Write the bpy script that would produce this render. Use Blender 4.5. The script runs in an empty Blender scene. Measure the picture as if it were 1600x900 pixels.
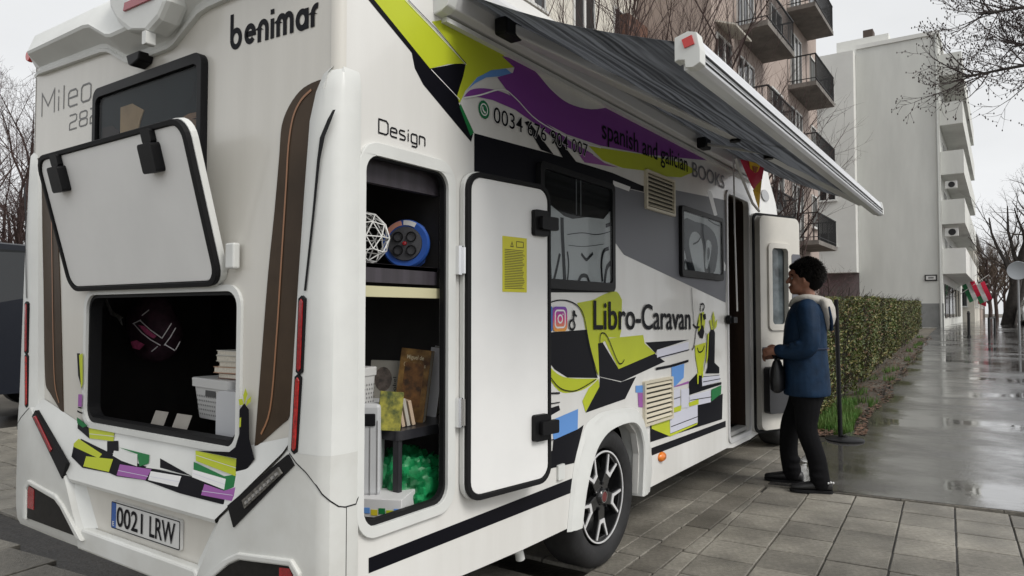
import bpy, math, random
from mathutils import Vector, Matrix, noise
from mathutils.geometry import tessellate_polygon

# ------------------------------------------------------------------ camera, sky, sun, exposure
scene = bpy.context.scene
R_ = math.radians
CAM = Vector((-1.517, -1.713, 1.32))
FOC = 1110.0                       # focal length in pixels of a 1600 wide picture
YAW = R_(34.57)
PITCH = math.atan(39 / FOC)
cd = bpy.data.cameras.new('camera')
cam = bpy.data.objects.new('camera', cd)
scene.collection.objects.link(cam)
cd.sensor_width = 36.0
cd.lens = FOC / 1600 * 36
cd.clip_start = 0.05
cd.clip_end = 2000
cam.location = CAM
cam.rotation_euler = (math.pi / 2 + PITCH, 0, YAW - math.pi / 2)
scene.camera = cam

SUN_EL, SUN_AZ = R_(46), R_(-98)          # azimuth of the direction towards the sun, from +x
world = bpy.data.worlds.new('World')
scene.world = world
world.use_nodes = True
wn = world.node_tree.nodes
wl = world.node_tree.links
bg = wn['Background']
sky = wn.new('ShaderNodeTexSky')
sky.sky_type = 'NISHITA'
sky.sun_disc = False
sky.sun_elevation = SUN_EL
sky.sun_rotation = math.pi / 2 - SUN_AZ
sky.air_density = 1.0
sky.dust_density = 6.0
sky.ozone_density = 1.0
hs = wn.new('ShaderNodeHueSaturation')
hs.inputs['Saturation'].default_value = 0.10
wl.new(sky.outputs[0], hs.inputs['Color'])
# even cloud deck: a pale grey with broad soft clouds
tc = wn.new('ShaderNodeTexCoord')
mp = wn.new('ShaderNodeMapping')
mp.inputs['Scale'].default_value = (1.2, 1.2, 3.0)
nz = wn.new('ShaderNodeTexNoise')
nz.inputs['Scale'].default_value = 1.6
nz.inputs['Detail'].default_value = 5
cr = wn.new('ShaderNodeMapRange')
cr.inputs['From Min'].default_value = 0.3
cr.inputs['From Max'].default_value = 0.7
cr.inputs['To Min'].default_value = 5.9
cr.inputs['To Max'].default_value = 7.4
wl.new(tc.outputs['Generated'], mp.inputs[0])
wl.new(mp.outputs[0], nz.inputs['Vector'])
wl.new(nz.outputs[0], cr.inputs['Value'])
cc = wn.new('ShaderNodeMix')
cc.data_type = 'RGBA'
cc.blend_type = 'MULTIPLY'
cc.inputs['Factor'].default_value = 1.0
cc.inputs['A'].default_value = (0.97, 0.985, 1.0, 1)
wl.new(cr.outputs[0], cc.inputs['B'])
mx = wn.new('ShaderNodeMix')
mx.data_type = 'RGBA'
mx.inputs['Factor'].default_value = 0.8
wl.new(hs.outputs[0], mx.inputs['A'])
wl.new(cc.outputs['Result'], mx.inputs['B'])
wl.new(mx.outputs['Result'], bg.inputs['Color'])
bg.inputs['Strength'].default_value = 0.12

sl = bpy.data.lights.new('sun', 'SUN')
sl.energy = 1.5
sl.angle = R_(25)
sl.color = (1.0, 0.965, 0.91)
sun = bpy.data.objects.new('sun', sl)
scene.collection.objects.link(sun)
sd = Vector((math.cos(SUN_EL) * math.cos(SUN_AZ), math.cos(SUN_EL) * math.sin(SUN_AZ), math.sin(SUN_EL)))
sun.rotation_euler = sd.to_track_quat('Z', 'Y').to_euler()
sun.location = (0, 0, 30)

scene.view_settings.view_transform = 'Standard'
scene.view_settings.look = 'None'
scene.view_settings.gamma = 1
scene.view_settings.exposure = 0.30
scene.render.engine = 'CYCLES'

# ------------------------------------------------------------------ helpers
COL = scene.collection
rnd = random.Random(7)

# the survey of the photograph: pixel -> point on a real plane
_fw = Vector((math.cos(YAW) * math.cos(PITCH), math.sin(YAW) * math.cos(PITCH), math.sin(PITCH)))
_rt = Vector((math.sin(YAW), -math.cos(YAW), 0))
_up = _rt.cross(_fw)


def ray(px, py):
    return _fw + _rt * ((px - 800) / FOC) - _up * ((py - 450) / FOC)


def onp(px, py, p0, n):
    d = ray(px, py)
    t = (Vector(p0) - CAM).dot(Vector(n)) / d.dot(Vector(n))
    return CAM + d * t


def S(px, py, y=0.0):                       # on the van's side wall
    return onp(px, py, (0, y, 0), (0, 1, 0))


def RR(px, py, x=0.0):                      # on the van's rear wall
    return onp(px, py, (x, 0, 0), (1, 0, 0))


def zin(x0, y0, s):                         # zoomed-window coordinates -> picture coordinates
    return lambda u, v: (x0 + u / s, y0 + v / s)


def gz(x):                                  # the street climbs gently away from the van
    return 0.0155 * min(40.0, max(0.0, x - 5.0))


MATS = {}


def mat(name, col=(0.5, 0.5, 0.5), rough=0.5, metal=0.0, var=0.0, vscale=8.0, bump=0.0, bscale=60.0,
        coat=0.0, trans=0.0, spec=0.5, col2=None, obj_var=0.0, emit=None, sheen=0.0, stretch=None, alpha=None):
    if name in MATS:
        return MATS[name]
    m = bpy.data.materials.new(name)
    m.use_nodes = True
    n, l = m.node_tree.nodes, m.node_tree.links
    b = n['Principled BSDF']
    b.inputs['Base Color'].default_value = (*col, 1)
    b.inputs['Roughness'].default_value = rough
    b.inputs['Metallic'].default_value = metal
    b.inputs['Coat Weight'].default_value = coat
    b.inputs['Coat Roughness'].default_value = 0.08
    b.inputs['Transmission Weight'].default_value = trans
    b.inputs['Specular IOR Level'].default_value = spec
    if alpha is not None:
        b.inputs['Alpha'].default_value = alpha
    if sheen:
        b.inputs['Sheen Weight'].default_value = sheen
    if emit:
        b.inputs['Emission Color'].default_value = (*emit[0], 1)
        b.inputs['Emission Strength'].default_value = emit[1]
    tcn = n.new('ShaderNodeTexCoord')
    src = tcn.outputs['Object']
    if stretch:
        mpn = n.new('ShaderNodeMapping')
        mpn.inputs['Scale'].default_value = stretch
        l.new(src, mpn.inputs[0])
        src = mpn.outputs[0]
    last = None
    if var > 0 or col2:
        t = n.new('ShaderNodeTexNoise')
        t.inputs['Scale'].default_value = vscale
        t.inputs['Detail'].default_value = 6
        t.inputs['Roughness'].default_value = 0.6
        l.new(src, t.inputs['Vector'])
        r = n.new('ShaderNodeValToRGB')
        c2 = col2 or tuple(max(0, c * (1 - var)) for c in col)
        c1 = col if col2 else tuple(min(1, c * (1 + var)) for c in col)
        r.color_ramp.elements[0].position = 0.35
        r.color_ramp.elements[1].position = 0.65
        r.color_ramp.elements[0].color = (*c2, 1)
        r.color_ramp.elements[1].color = (*c1, 1)
        l.new(t.outputs['Fac'], r.inputs[0])
        last = r.outputs[0]
    if obj_var > 0:
        oi = n.new('ShaderNodeObjectInfo')
        mr = n.new('ShaderNodeMapRange')
        mr.inputs['To Min'].default_value = 1 - obj_var
        mr.inputs['To Max'].default_value = 1 + obj_var
        l.new(oi.outputs['Random'], mr.inputs['Value'])
        mm = n.new('ShaderNodeMix')
        mm.data_type = 'RGBA'
        mm.blend_type = 'MULTIPLY'
        mm.inputs['Factor'].default_value = 1
        if last:
            l.new(last, mm.inputs['A'])
        else:
            mm.inputs['A'].default_value = (*col, 1)
        l.new(mr.outputs[0], mm.inputs['B'])
        last = mm.outputs['Result']
    if last:
        l.new(last, b.inputs['Base Color'])
    if bump > 0:
        t2 = n.new('ShaderNodeTexNoise')
        t2.inputs['Scale'].default_value = bscale
        t2.inputs['Detail'].default_value = 4
        l.new(src, t2.inputs['Vector'])
        bp = n.new('ShaderNodeBump')
        bp.inputs['Strength'].default_value = bump
        bp.inputs['Distance'].default_value = 0.01
        l.new(t2.outputs['Fac'], bp.inputs['Height'])
        l.new(bp.outputs[0], b.inputs['Normal'])
    MATS[name] = m
    return m


def cat_rom(pts, n=5, closed=True):
    out = []
    m = len(pts)
    rng = range(m) if closed else range(m - 1)
    for i in rng:
        if closed:
            p0, p1, p2, p3 = pts[(i - 1) % m], pts[i], pts[(i + 1) % m], pts[(i + 2) % m]
        else:
            p0, p1, p2, p3 = pts[max(i - 1, 0)], pts[i], pts[i + 1], pts[min(i + 2, m - 1)]
        for k in range(n):
            t = k / n
            out.append(tuple(0.5 * ((2 * b) + (c - a) * t + (2 * a - 5 * b + 4 * c - d) * t * t + (3 * b - a - 3 * c + d) * t ** 3)
                             for a, b, c, d in zip(p0, p1, p2, p3)))
    if not closed:
        out.append(tuple(pts[-1]))
    return out


def rrect(u0, u1, v0, v1, r, n=6):
    out = []
    for cx, cy, a0 in ((u1 - r, v1 - r, 0), (u0 + r, v1 - r, 90), (u0 + r, v0 + r, 180), (u1 - r, v0 + r, 270)):
        for k in range(n + 1):
            a = R_(a0 + 90 * k / n)
            out.append((cx + r * math.cos(a), cy + r * math.sin(a)))
    return out


def circ(cx, cy, r, n=24, ry=None):
    ry = ry or r
    return [(cx + r * math.cos(2 * math.pi * k / n), cy + ry * math.sin(2 * math.pi * k / n)) for k in range(n)]


class MB:
    def __init__(s):
        s.v, s.f, s.m = [], [], []

    def add(s, vs, fs, mi=0):
        o = len(s.v)
        s.v += [tuple(v) for v in vs]
        s.f += [tuple(i + o for i in f) for f in fs]
        s.m += [mi] * len(fs)
        return s

    def box(s, x0, x1, y0, y1, z0, z1, mi=0):
        vs = [(x, y, z) for x in (x0, x1) for y in (y0, y1) for z in (z0, z1)]
        return s.add(vs, [(0, 1, 3, 2), (4, 6, 7, 5), (0, 4, 5, 1), (2, 3, 7, 6), (0, 2, 6, 4), (1, 5, 7, 3)], mi)

    def obox(s, c, u, v, w, mi=0):           # oriented box: centre and three half vectors
        c, u, v, w = Vector(c), Vector(u), Vector(v), Vector(w)
        vs = [c + u * a + v * b + w * d for a in (-1, 1) for b in (-1, 1) for d in (-1, 1)]
        return s.add(vs, [(0, 1, 3, 2), (4, 6, 7, 5), (0, 4, 5, 1), (2, 3, 7, 6), (0, 2, 6, 4), (1, 5, 7, 3)], mi)

    def bar(s, a, b, w, h=None, mi=0, up=(0, 0, 1)):
        a, b = Vector(a), Vector(b)
        d = (b - a)
        t = d.normalized()
        u = t.cross(Vector(up))
        if u.length < 1e-4:
            u = t.cross(Vector((1, 0, 0)))
        u.normalize()
        v = u.cross(t)
        return s.obox((a + b) / 2, d / 2, u * w / 2, v * (h or w) / 2, mi)

    def prism(s, outer, fn, w0, w1, holes=(), mi=0, caps=(True, True)):
        """2D outline with holes, given thickness; fn(u,v,w) places it"""
        loops = [list(outer)] + [list(h) for h in holes]
        flat = [p for lp in loops for p in lp]
        tris = tessellate_polygon([[Vector((p[0], p[1], 0)) for p in lp] for lp in loops])
        n = len(flat)
        vs = [fn(p[0], p[1], w0) for p in flat] + [fn(p[0], p[1], w1) for p in flat]
        fs = []
        if caps[0]:
            fs += [tuple(t) for t in tris]
        if caps[1]:
            fs += [tuple(i + n for i in t)[::-1] for t in tris]
        o = 0
        for lp in loops:
            k = len(lp)
            for i in range(k):
                j = (i + 1) % k
                fs.append((o + i, o + j, o + j + n, o + i + n))
            o += k
        return s.add(vs, fs, mi)

    def poly3(s, pts, mi=0):                 # flat polygon in space
        pts = [Vector(p) for p in pts]
        tris = tessellate_polygon([pts])
        return s.add(pts, [tuple(t) for t in tris], mi)

    def tube(s, pts, rad, n=6, mi=0, caps=True, closed=False):
        pts = [Vector(p) for p in pts]
        m = len(pts)
        if not isinstance(rad, (list, tuple)):
            rad = [rad] * m
        vs, fs = [], []
        prev = None
        for i, p in enumerate(pts):
            if closed:
                t = pts[(i + 1) % m] - pts[(i - 1) % m]
            else:
                t = pts[min(i + 1, m - 1)] - pts[max(i - 1, 0)]
            t.normalize()
            if prev is None:
                a = Vector((0, 0, 1)) if abs(t.z) < 0.9 else Vector((1, 0, 0))
                u = t.cross(a).normalized()
            else:
                u = prev - t * prev.dot(t)
                if u.length < 1e-6:
                    u = t.orthogonal()
                u.normalize()
            prev = u
            w = t.cross(u)
            for k in range(n):
                an = 2 * math.pi * k / n
                vs.append(p + (u * math.cos(an) + w * math.sin(an)) * rad[i])
        rings = m if closed else m - 1
        for i in range(rings):
            a, b = i * n, ((i + 1) % m) * n
            for k in range(n):
                k2 = (k + 1) % n
                fs.append((a + k, a + k2, b + k2, b + k))
        if caps and not closed:
            fs.append(tuple(range(n))[::-1])
            fs.append(tuple(range((m - 1) * n, m * n)))
        return s.add(vs, fs, mi)

    def lathe(s, prof, fn, n=32, mi=0):      # prof: (radius, w); fn(a,b,w)
        vs, fs = [], []
        for r, w in prof:
            for k in range(n):
                a = 2 * math.pi * k / n
                vs.append(fn(r * math.cos(a), r * math.sin(a), w))
        for i in range(len(prof) - 1):
            for k in range(n):
                k2 = (k + 1) % n
                fs.append((i * n + k, i * n + k2, (i + 1) * n + k2, (i + 1) * n + k))
        return s.add(vs, fs, mi)

    def loft(s, rings, mi=0, closed=True, caps=True):
        n = len(rings[0])
        vs = [p for r in rings for p in r]
        fs = []
        for i in range(len(rings) - 1):
            for k in range(n if closed else n - 1):
                k2 = (k + 1) % n
                fs.append((i * n + k, i * n + k2, (i + 1) * n + k2, (i + 1) * n + k))
        if caps and closed:
            fs.append(tuple(range(n))[::-1])
            fs.append(tuple(range((len(rings) - 1) * n, len(rings) * n)))
        return s.add(vs, fs, mi)

    def ball(s, c, rx, ry, rz, n=12, m=8, mi=0):
        vs, fs = [], []
        for i in range(m + 1):
            th = math.pi * i / m
            for k in range(n):
                a = 2 * math.pi * k / n
                vs.append((c[0] + rx * math.sin(th) * math.cos(a), c[1] + ry * math.sin(th) * math.sin(a), c[2] + rz * math.cos(th)))
        for i in range(m):
            for k in range(n):
                k2 = (k + 1) % n
                fs.append((i * n + k, (i + 1) * n + k, (i + 1) * n + k2, i * n + k2))
        return s.add(vs, fs, mi)

    def ribbon(s, pts, w, fn, closed=False, mi=0):   # mitred flat stroke in 2D
        m = len(pts)
        L, Rr = [], []
        for i in range(m):
            p = Vector(pts[i])
            a = Vector(pts[(i - 1) % m]) if (closed or i > 0) else None
            b = Vector(pts[(i + 1) % m]) if (closed or i < m - 1) else None
            d1 = (p - a).normalized() if a is not None else None
            d2 = (b - p).normalized() if b is not None else None
            d1 = d1 or d2
            d2 = d2 or d1
            n1, n2 = Vector((-d1.y, d1.x)), Vector((-d2.y, d2.x))
            nn = (n1 + n2)
            nn = nn.normalized() if nn.length > 1e-6 else n1
            k = max(0.4, nn.dot(n1))
            L.append(p + nn * (w / 2 / k))
            Rr.append(p - nn * (w / 2 / k))
        vs = [fn(q.x, q.y) for q in L] + [fn(q.x, q.y) for q in Rr]
        fs = []
        for i in range(m if closed else m - 1):
            j = (i + 1) % m
            fs.append((i, j, j + m, i + m))
        return s.add(vs, fs, mi)

    def build(s, name, mats, parent=None, smooth=None, bevel=0.0, fix=True, kind=None, label=None):
        me = bpy.data.meshes.new(name)
        me.from_pydata(s.v, [], s.f)
        if not isinstance(mats, (list, tuple)):
            mats = [mats]
        for mm in mats:
            me.materials.append(mm)
        if len(mats) > 1:
            me.polygons.foreach_set('material_index', s.m)
        if fix:
            import bmesh
            bm = bmesh.new()
            bm.from_mesh(me)
            bmesh.ops.recalc_face_normals(bm, faces=bm.faces)
            bm.to_mesh(me)
            bm.free()
        if smooth is not None:
            me.shade_smooth()
            me.set_sharp_from_angle(angle=R_(smooth))
        me.update()
        o = bpy.data.objects.new(name, me)
        COL.objects.link(o)
        if parent is not None:
            par(o, parent)
        if bevel:
            bv = o.modifiers.new('bevel', 'BEVEL')
            bv.width = bevel
            bv.segments = 2
            bv.limit_method = 'ANGLE'
            bv.angle_limit = R_(40)
        if kind:
            o['kind'] = kind
        if label:
            o['label'] = label
        return o


def wm(o):
    m = o.matrix_basis.copy()
    if o.parent:
        m = wm(o.parent) @ o.matrix_parent_inverse @ m
    return m


def par(o, parent):
    o.parent = parent
    o.matrix_parent_inverse = wm(parent).inverted()


def empty(name, loc, label, cat, group=None):
    o = bpy.data.objects.new(name, None)
    o.empty_display_size = 0.2
    o.location = loc
    COL.objects.link(o)
    tag(o, label, cat, group)
    return o


def tag(o, label, cat, group=None):
    o['label'] = label
    o['category'] = cat
    if group:
        o['group'] = group
    return o


def dup(o, loc, label=None, rz=None, scale=None):        # copy a thing with its parts and sub-parts
    r = o.copy()
    COL.objects.link(r)
    r.location = loc
    if rz is not None:
        r.rotation_euler = (0, 0, rz)
    if scale is not None:
        r.scale = scale
    if label:
        r['label'] = label

    def kids(src, dst):
        for ch in list(src.children):
            c = ch.copy()
            COL.objects.link(c)
            c.parent = dst
            c.matrix_parent_inverse = ch.matrix_parent_inverse.copy()
            kids(ch, c)
    kids(o, r)
    return r


def text_mesh(body, bold=0.0, shear=0.0, space=1.0):
    cu = bpy.data.curves.new('t', 'FONT')
    cu.body = body
    cu.offset = bold
    cu.shear = shear
    cu.space_character = space
    cu.resolution_u = 4
    o = bpy.data.objects.new('t', cu)
    COL.objects.link(o)
    bpy.context.view_layer.update()
    me = bpy.data.meshes.new_from_object(o.evaluated_get(bpy.context.evaluated_depsgraph_get()))
    bpy.data.objects.remove(o)
    vs = [(v.co.x, v.co.y) for v in me.vertices]
    fs = [tuple(p.vertices) for p in me.polygons]
    bpy.data.meshes.remove(me)
    return vs, fs


def lettering(name, body, a, b, h, m, parent, off, bold=0.0, cap=None, shear=0.0, space=1.0):
    """a, b: baseline ends in space; h: vector from baseline to the text's top; off: lift off the surface"""
    vs, fs = text_mesh(body, bold, shear, space)
    x0, x1 = min(v[0] for v in vs), max(v[0] for v in vs)
    top = cap or max(v[1] for v in vs)
    a, b, h, off = Vector(a), Vector(b), Vector(h), Vector(off)
    mb = MB()
    mb.add([a + (b - a) * ((u - x0) / (x1 - x0)) + h * (v / top) + off for u, v in vs], fs)
    return mb.build(name, m, parent, fix=False)


# ------------------------------------------------------------------ materials
WHITE = mat('van_white_gelcoat', (0.73, 0.725, 0.70), 0.26, col2=(0.69, 0.682, 0.655), vscale=2.2, coat=0.4, bump=0.04, bscale=2.5, stretch=(3.5, 3.5, .45))
WHITE2 = mat('van_white_plastic', (0.66, 0.67, 0.65), 0.42, var=0.06, vscale=2.5, bump=0.03, bscale=5)
DIRTY = mat('van_white_skirt', (0.66, 0.67, 0.65), 0.4, col2=(0.56, 0.56, 0.53), vscale=3.0, bump=0.03, bscale=4)
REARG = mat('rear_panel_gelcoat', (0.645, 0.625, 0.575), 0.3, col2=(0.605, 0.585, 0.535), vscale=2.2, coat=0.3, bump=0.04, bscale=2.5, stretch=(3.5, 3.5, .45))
RUBBER = mat('black_rubber', (0.009, 0.009, 0.010), 0.6, spec=.2)
BLACKP = mat('black_plastic', (0.007, 0.007, 0.008), 0.45, spec=.18, bump=0.05, bscale=200)
VINYLK = mat('vinyl_black', (0.005, 0.005, 0.008), 0.45, spec=0.10)
LIME = mat('vinyl_lime', (0.47, 0.53, 0.028), 0.4, var=0.04, vscale=3, spec=.25)
PURPLE = mat('vinyl_purple', (0.21, 0.05, 0.29), 0.4, spec=.2)
MAUVE = mat('vinyl_mauve', (0.32, 0.11, 0.36), 0.4, spec=.2)
BLUE = mat('vinyl_blue', (0.13, 0.30, 0.66), 0.4, spec=.2)
GREEN = mat('vinyl_green', (0.015, 0.17, 0.05), 0.4, spec=.2)
VWHITE = mat('vinyl_white', (0.78, 0.78, 0.78), 0.3)
LILAC = mat('vinyl_lilac_white', (0.62, 0.63, 0.72), 0.3)
GREYV = mat('vinyl_grey', (0.15, 0.155, 0.175), 0.4, spec=.2)
MIDG = mat('vinyl_mid_grey', (0.22, 0.22, 0.22), 0.35)
CREAM = mat('cream_plastic', (0.62, 0.57, 0.45), 0.45)
BROWN = mat('brown_trim', (0.055, 0.036, 0.022), 0.4, var=0.2, vscale=3, spec=.15)
COPPER = mat('copper_line', (0.30, 0.14, 0.065), 0.4)
GLASS = mat('dark_acrylic', (0.012, 0.013, 0.014), 0.04, spec=0.6, coat=0.3)
CLEAR = bpy.data.materials.new('clear_acrylic')
CLEAR.use_nodes = True
_n, _l = CLEAR.node_tree.nodes, CLEAR.node_tree.links
_n.remove(_n['Principled BSDF'])
_t, _g, _f, _m = _n.new('ShaderNodeBsdfTransparent'), _n.new('ShaderNodeBsdfGlossy'), _n.new('ShaderNodeLayerWeight'), _n.new('ShaderNodeMixShader')
_t.inputs['Color'].default_value = (.80, .82, .83, 1)
_g.inputs['Roughness'].default_value = .03
_f.inputs['Blend'].default_value = .5
_p, _q = _n.new('ShaderNodeMath'), _n.new('ShaderNodeMath')
_p.operation, _q.operation = 'POWER', 'MULTIPLY_ADD'
_p.inputs[1].default_value = 4.0
_q.inputs[1].default_value, _q.inputs[2].default_value = .22, .010
_l.new(_f.outputs['Facing'], _p.inputs[0])
_l.new(_p.outputs[0], _q.inputs[0])
_l.new(_q.outputs[0], _m.inputs[0])
_l.new(_t.outputs[0], _m.inputs[1])
_l.new(_g.outputs[0], _m.inputs[2])
_l.new(_m.outputs[0], _n['Material Output'].inputs['Surface'])
REDL = mat('red_lens', (0.28, 0.008, 0.012), 0.15, coat=0.5, var=0.25, vscale=90)
REDB = mat('bright_red_lens', (0.55, 0.02, 0.015), 0.15, coat=0.5)
REDM = mat('red_led_lens', (.36, .014, .012), .2, coat=.5, var=.5, vscale=55)
ORANGE = mat('orange_lens', (0.75, 0.19, 0.01), 0.18, coat=0.5)
CHROME = mat('chrome', (0.75, 0.75, 0.76), 0.18, metal=1.0)
ALU = mat('brushed_aluminium', (0.74, 0.75, 0.77), 0.36, metal=0.4, var=0.08, vscale=6, stretch=(0.3, 6, 6))
ALUW = mat('painted_aluminium', (0.62, 0.62, 0.62), 0.35, metal=0.2)
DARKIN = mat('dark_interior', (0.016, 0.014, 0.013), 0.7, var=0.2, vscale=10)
WOODK = mat('dark_wood_laminate', (0.055, 0.047, 0.058), 0.5, col2=(0.035, 0.03, 0.036), vscale=30, stretch=(1, 1, 0.06))
TYRE = mat('tyre_rubber', (0.016, 0.016, 0.017), 0.75, bump=0.15, bscale=40, var=0.3, vscale=12)
RIMK = mat('rim_black', (0.012, 0.012, 0.013), 0.25, coat=0.5)
RIMS = mat('rim_polished', (0.80, 0.80, 0.81), 0.3, metal=0.3)
PLATEW = mat('plate_white', (0.62, 0.62, 0.61), 0.35)
PLATEB = mat('plate_blue', (0.02, 0.09, 0.34), 0.35)


# ------------------------------------------------------------------ ground
def slab_mat(name, c, c2, r0, r1):
    m = mat(name, c, 0.5, col2=c2, vscale=38.0, bump=0.55, bscale=170, obj_var=0.22)
    n, l = m.node_tree.nodes, m.node_tree.links
    t = n.new('ShaderNodeTexNoise')
    t.inputs['Scale'].default_value = 1.7
    t.inputs['Detail'].default_value = 3
    g = n.new('ShaderNodeNewGeometry')
    l.new(g.outputs['Position'], t.inputs['Vector'])
    mr = n.new('ShaderNodeMapRange')
    mr.inputs['From Min'].default_value = 0.38
    mr.inputs['From Max'].default_value = 0.62
    mr.inputs['To Min'].default_value = r0
    mr.inputs['To Max'].default_value = r1
    l.new(t.outputs['Fac'], mr.inputs['Value'])
    l.new(mr.outputs[0], n['Principled BSDF'].inputs['Roughness'])
    # damp stains that run across the joints
    t3 = n.new('ShaderNodeTexNoise')
    t3.inputs['Scale'].default_value = 2.6
    t3.inputs['Detail'].default_value = 6
    l.new(g.outputs['Position'], t3.inputs['Vector'])
    r3 = n.new('ShaderNodeMapRange')
    r3.inputs['From Min'].default_value = 0.35
    r3.inputs['From Max'].default_value = 0.68
    r3.inputs['To Min'].default_value = 0.62
    r3.inputs['To Max'].default_value = 1.12
    l.new(t3.outputs['Fac'], r3.inputs['Value'])
    m3 = n.new('ShaderNodeMix')
    m3.data_type = 'RGBA'
    m3.blend_type = 'MULTIPLY'
    m3.inputs['Factor'].default_value = 1
    old = n['Principled BSDF'].inputs['Base Color'].links[0].from_socket
    l.new(old, m3.inputs['A'])
    l.new(r3.outputs[0], m3.inputs['B'])
    l.new(m3.outputs['Result'], n['Principled BSDF'].inputs['Base Color'])
    return m


SLAB = slab_mat('wet_concrete_slab', (0.295, 0.275, 0.235), (0.18, 0.167, 0.142), 0.28, 0.6)
SLAB2 = slab_mat('wet_concrete_kerb', (0.22, 0.203, 0.17), (0.14, 0.128, 0.108), 0.3, 0.6)
SOIL = mat('wet_joint_soil', (0.022, 0.019, 0.016), 0.4, var=0.4, vscale=20, bump=0.6, bscale=40)
EARTH = mat('damp_earth', (0.13, 0.115, 0.09), 0.7, col2=(0.075, 0.065, 0.05), vscale=1.5, bump=0.5, bscale=20)


def sheet(name, xs, ys, zf, m, kind='structure', dz=0.0):
    mb = MB()
    nx, ny = len(xs), len(ys)
    vs = [(x, y, zf(x, y) + dz) for x in xs for y in ys]
    fs = [(i * ny + j, (i + 1) * ny + j, (i + 1) * ny + j + 1, i * ny + j + 1) for i in range(nx - 1) for j in range(ny - 1)]
    mb.add(vs, fs)
    o = mb.build(name, m, fix=False)
    o['kind'] = kind
    return o


gx = [-400, -60, -10, 0, 3, 5] + [5 + 4 * k for k in range(1, 11)] + [60, 100, 200, 600]
sheet('ground', gx, [-500, -60, -20, -6, 0, 6, 20, 60, 500], lambda x, y: gz(x) - 0.06, EARTH)

ASPH = bpy.data.materials.new('wet_asphalt')
ASPH.use_nodes = True
n_, l_ = ASPH.node_tree.nodes, ASPH.node_tree.links
b_ = n_['Principled BSDF']
g_ = n_.new('ShaderNodeNewGeometry')
mpn = n_.new('ShaderNodeMapping')
mpn.inputs['Scale'].default_value = (0.9, 0.6, 1)
mpn.inputs['Rotation'].default_value = (0, 0, 0.5)
l_.new(g_.outputs['Position'], mpn.inputs[0])
t1 = n_.new('ShaderNodeTexNoise')
t1.inputs['Scale'].default_value = 1.1
t1.inputs['Detail'].default_value = 7
t1.inputs['Roughness'].default_value = 0.65
l_.new(mpn.outputs[0], t1.inputs['Vector'])
wet = n_.new('ShaderNodeMapRange')           # 0 film of water .. 1 merely damp
wet.inputs['From Min'].default_value = 0.40
wet.inputs['From Max'].default_value = 0.62
l_.new(t1.outputs['Fac'], wet.inputs['Value'])
ro = n_.new('ShaderNodeMapRange')
ro.inputs['To Min'].default_value = 0.03
ro.inputs['To Max'].default_value = 0.27
l_.new(wet.outputs[0], ro.inputs['Value'])
l_.new(ro.outputs[0], b_.inputs['Roughness'])
fine = n_.new('ShaderNodeTexNoise')
fine.inputs['Scale'].default_value = 70
fine.inputs['Detail'].default_value = 3
l_.new(g_.outputs['Position'], fine.inputs['Vector'])
cr_ = n_.new('ShaderNodeValToRGB')
cr_.color_ramp.elements[0].position = 0.3
cr_.color_ramp.elements[1].position = 0.75
cr_.color_ramp.elements[0].color = (0.042, 0.040, 0.038, 1)
cr_.color_ramp.elements[1].color = (0.105, 0.101, 0.096, 1)
l_.new(fine.outputs['Fac'], cr_.inputs[0])
l_.new(cr_.outputs[0], b_.inputs['Base Color'])
wav = n_.new('ShaderNodeTexNoise')
wav.inputs['Scale'].default_value = 3.0
wav.inputs['Detail'].default_value = 5
l_.new(mpn.outputs[0], wav.inputs['Vector'])
hm = n_.new('ShaderNodeMath')
hm.operation = 'MULTIPLY'
l_.new(fine.outputs['Fac'], hm.inputs[0])
l_.new(wet.outputs[0], hm.inputs[1])
ha = n_.new('ShaderNodeMath')
ha.operation = 'MULTIPLY_ADD'
l_.new(wav.outputs['Fac'], ha.inputs[0])
ha.inputs[1].default_value = 0.9
l_.new(hm.outputs[0], ha.inputs[2])
bp_ = n_.new('ShaderNodeBump')
bp_.inputs['Strength'].default_value = 0.15
bp_.inputs['Distance'].default_value = 0.012
l_.new(ha.outputs[0], bp_.inputs['Height'])
l_.new(bp_.outputs[0], b_.inputs['Normal'])
b_.inputs['Specular IOR Level'].default_value = 0.8
ct_ = n_.new('ShaderNodeMapRange')
ct_.inputs['To Min'].default_value = 1.0
ct_.inputs['To Max'].default_value = 0.12
l_.new(wet.outputs[0], ct_.inputs['Value'])
l_.new(ct_.outputs[0], b_.inputs['Coat Weight'])
b_.inputs['Coat Roughness'].default_value = 0.05
l_.new(bp_.outputs[0], b_.inputs['Coat Normal'])
b_.inputs['Coat IOR'].default_value = 1.5
MATS['wet_asphalt'] = ASPH


def ky(y):                                    # the kerb line where slabs stop and asphalt starts
    return 4.10 - 0.105 * y


# asphalt footpath: from the kerb line away up the street; its left rim follows the hedge
mb = MB()


def path_rim(x):
    if x < 6.6:
        return -0.20
    return max(0.042 * (x - 8.3) - 0.30, -0.36) + 0.05 * math.sin(x * 1.7)


xsr = [0, 0.3, 1, 2, 3, 4, 5, 6, 8, 10, 12, 14, 16, 18, 20, 22, 24, 26, 30, 36, 42, 60, 120]
tsr = [0, .02, .05, .1, .2, .35, .6, 1.0]
vs = []
for dx in xsr:
    for t in tsr:
        y0 = path_rim(4.1 + dx)
        y = y0 * (1 - t) - 14.0 * t
        x = (ky(y) if y > -6 else ky(-6)) * max(0, 1 - dx / 6) + 4.1 * min(1, dx / 6) + 0.03 + dx
        vs.append((x, y, gz(x) + 0.004))
ny = len(tsr)
mb.add(vs, [(i * ny + j, (i + 1) * ny + j, (i + 1) * ny + j + 1, i * ny + j + 1) for i in range(len(xsr) - 1) for j in range(ny - 1)])
path = mb.build('footpath', ASPH, fix=False)
path['kind'] = 'structure'
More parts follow.
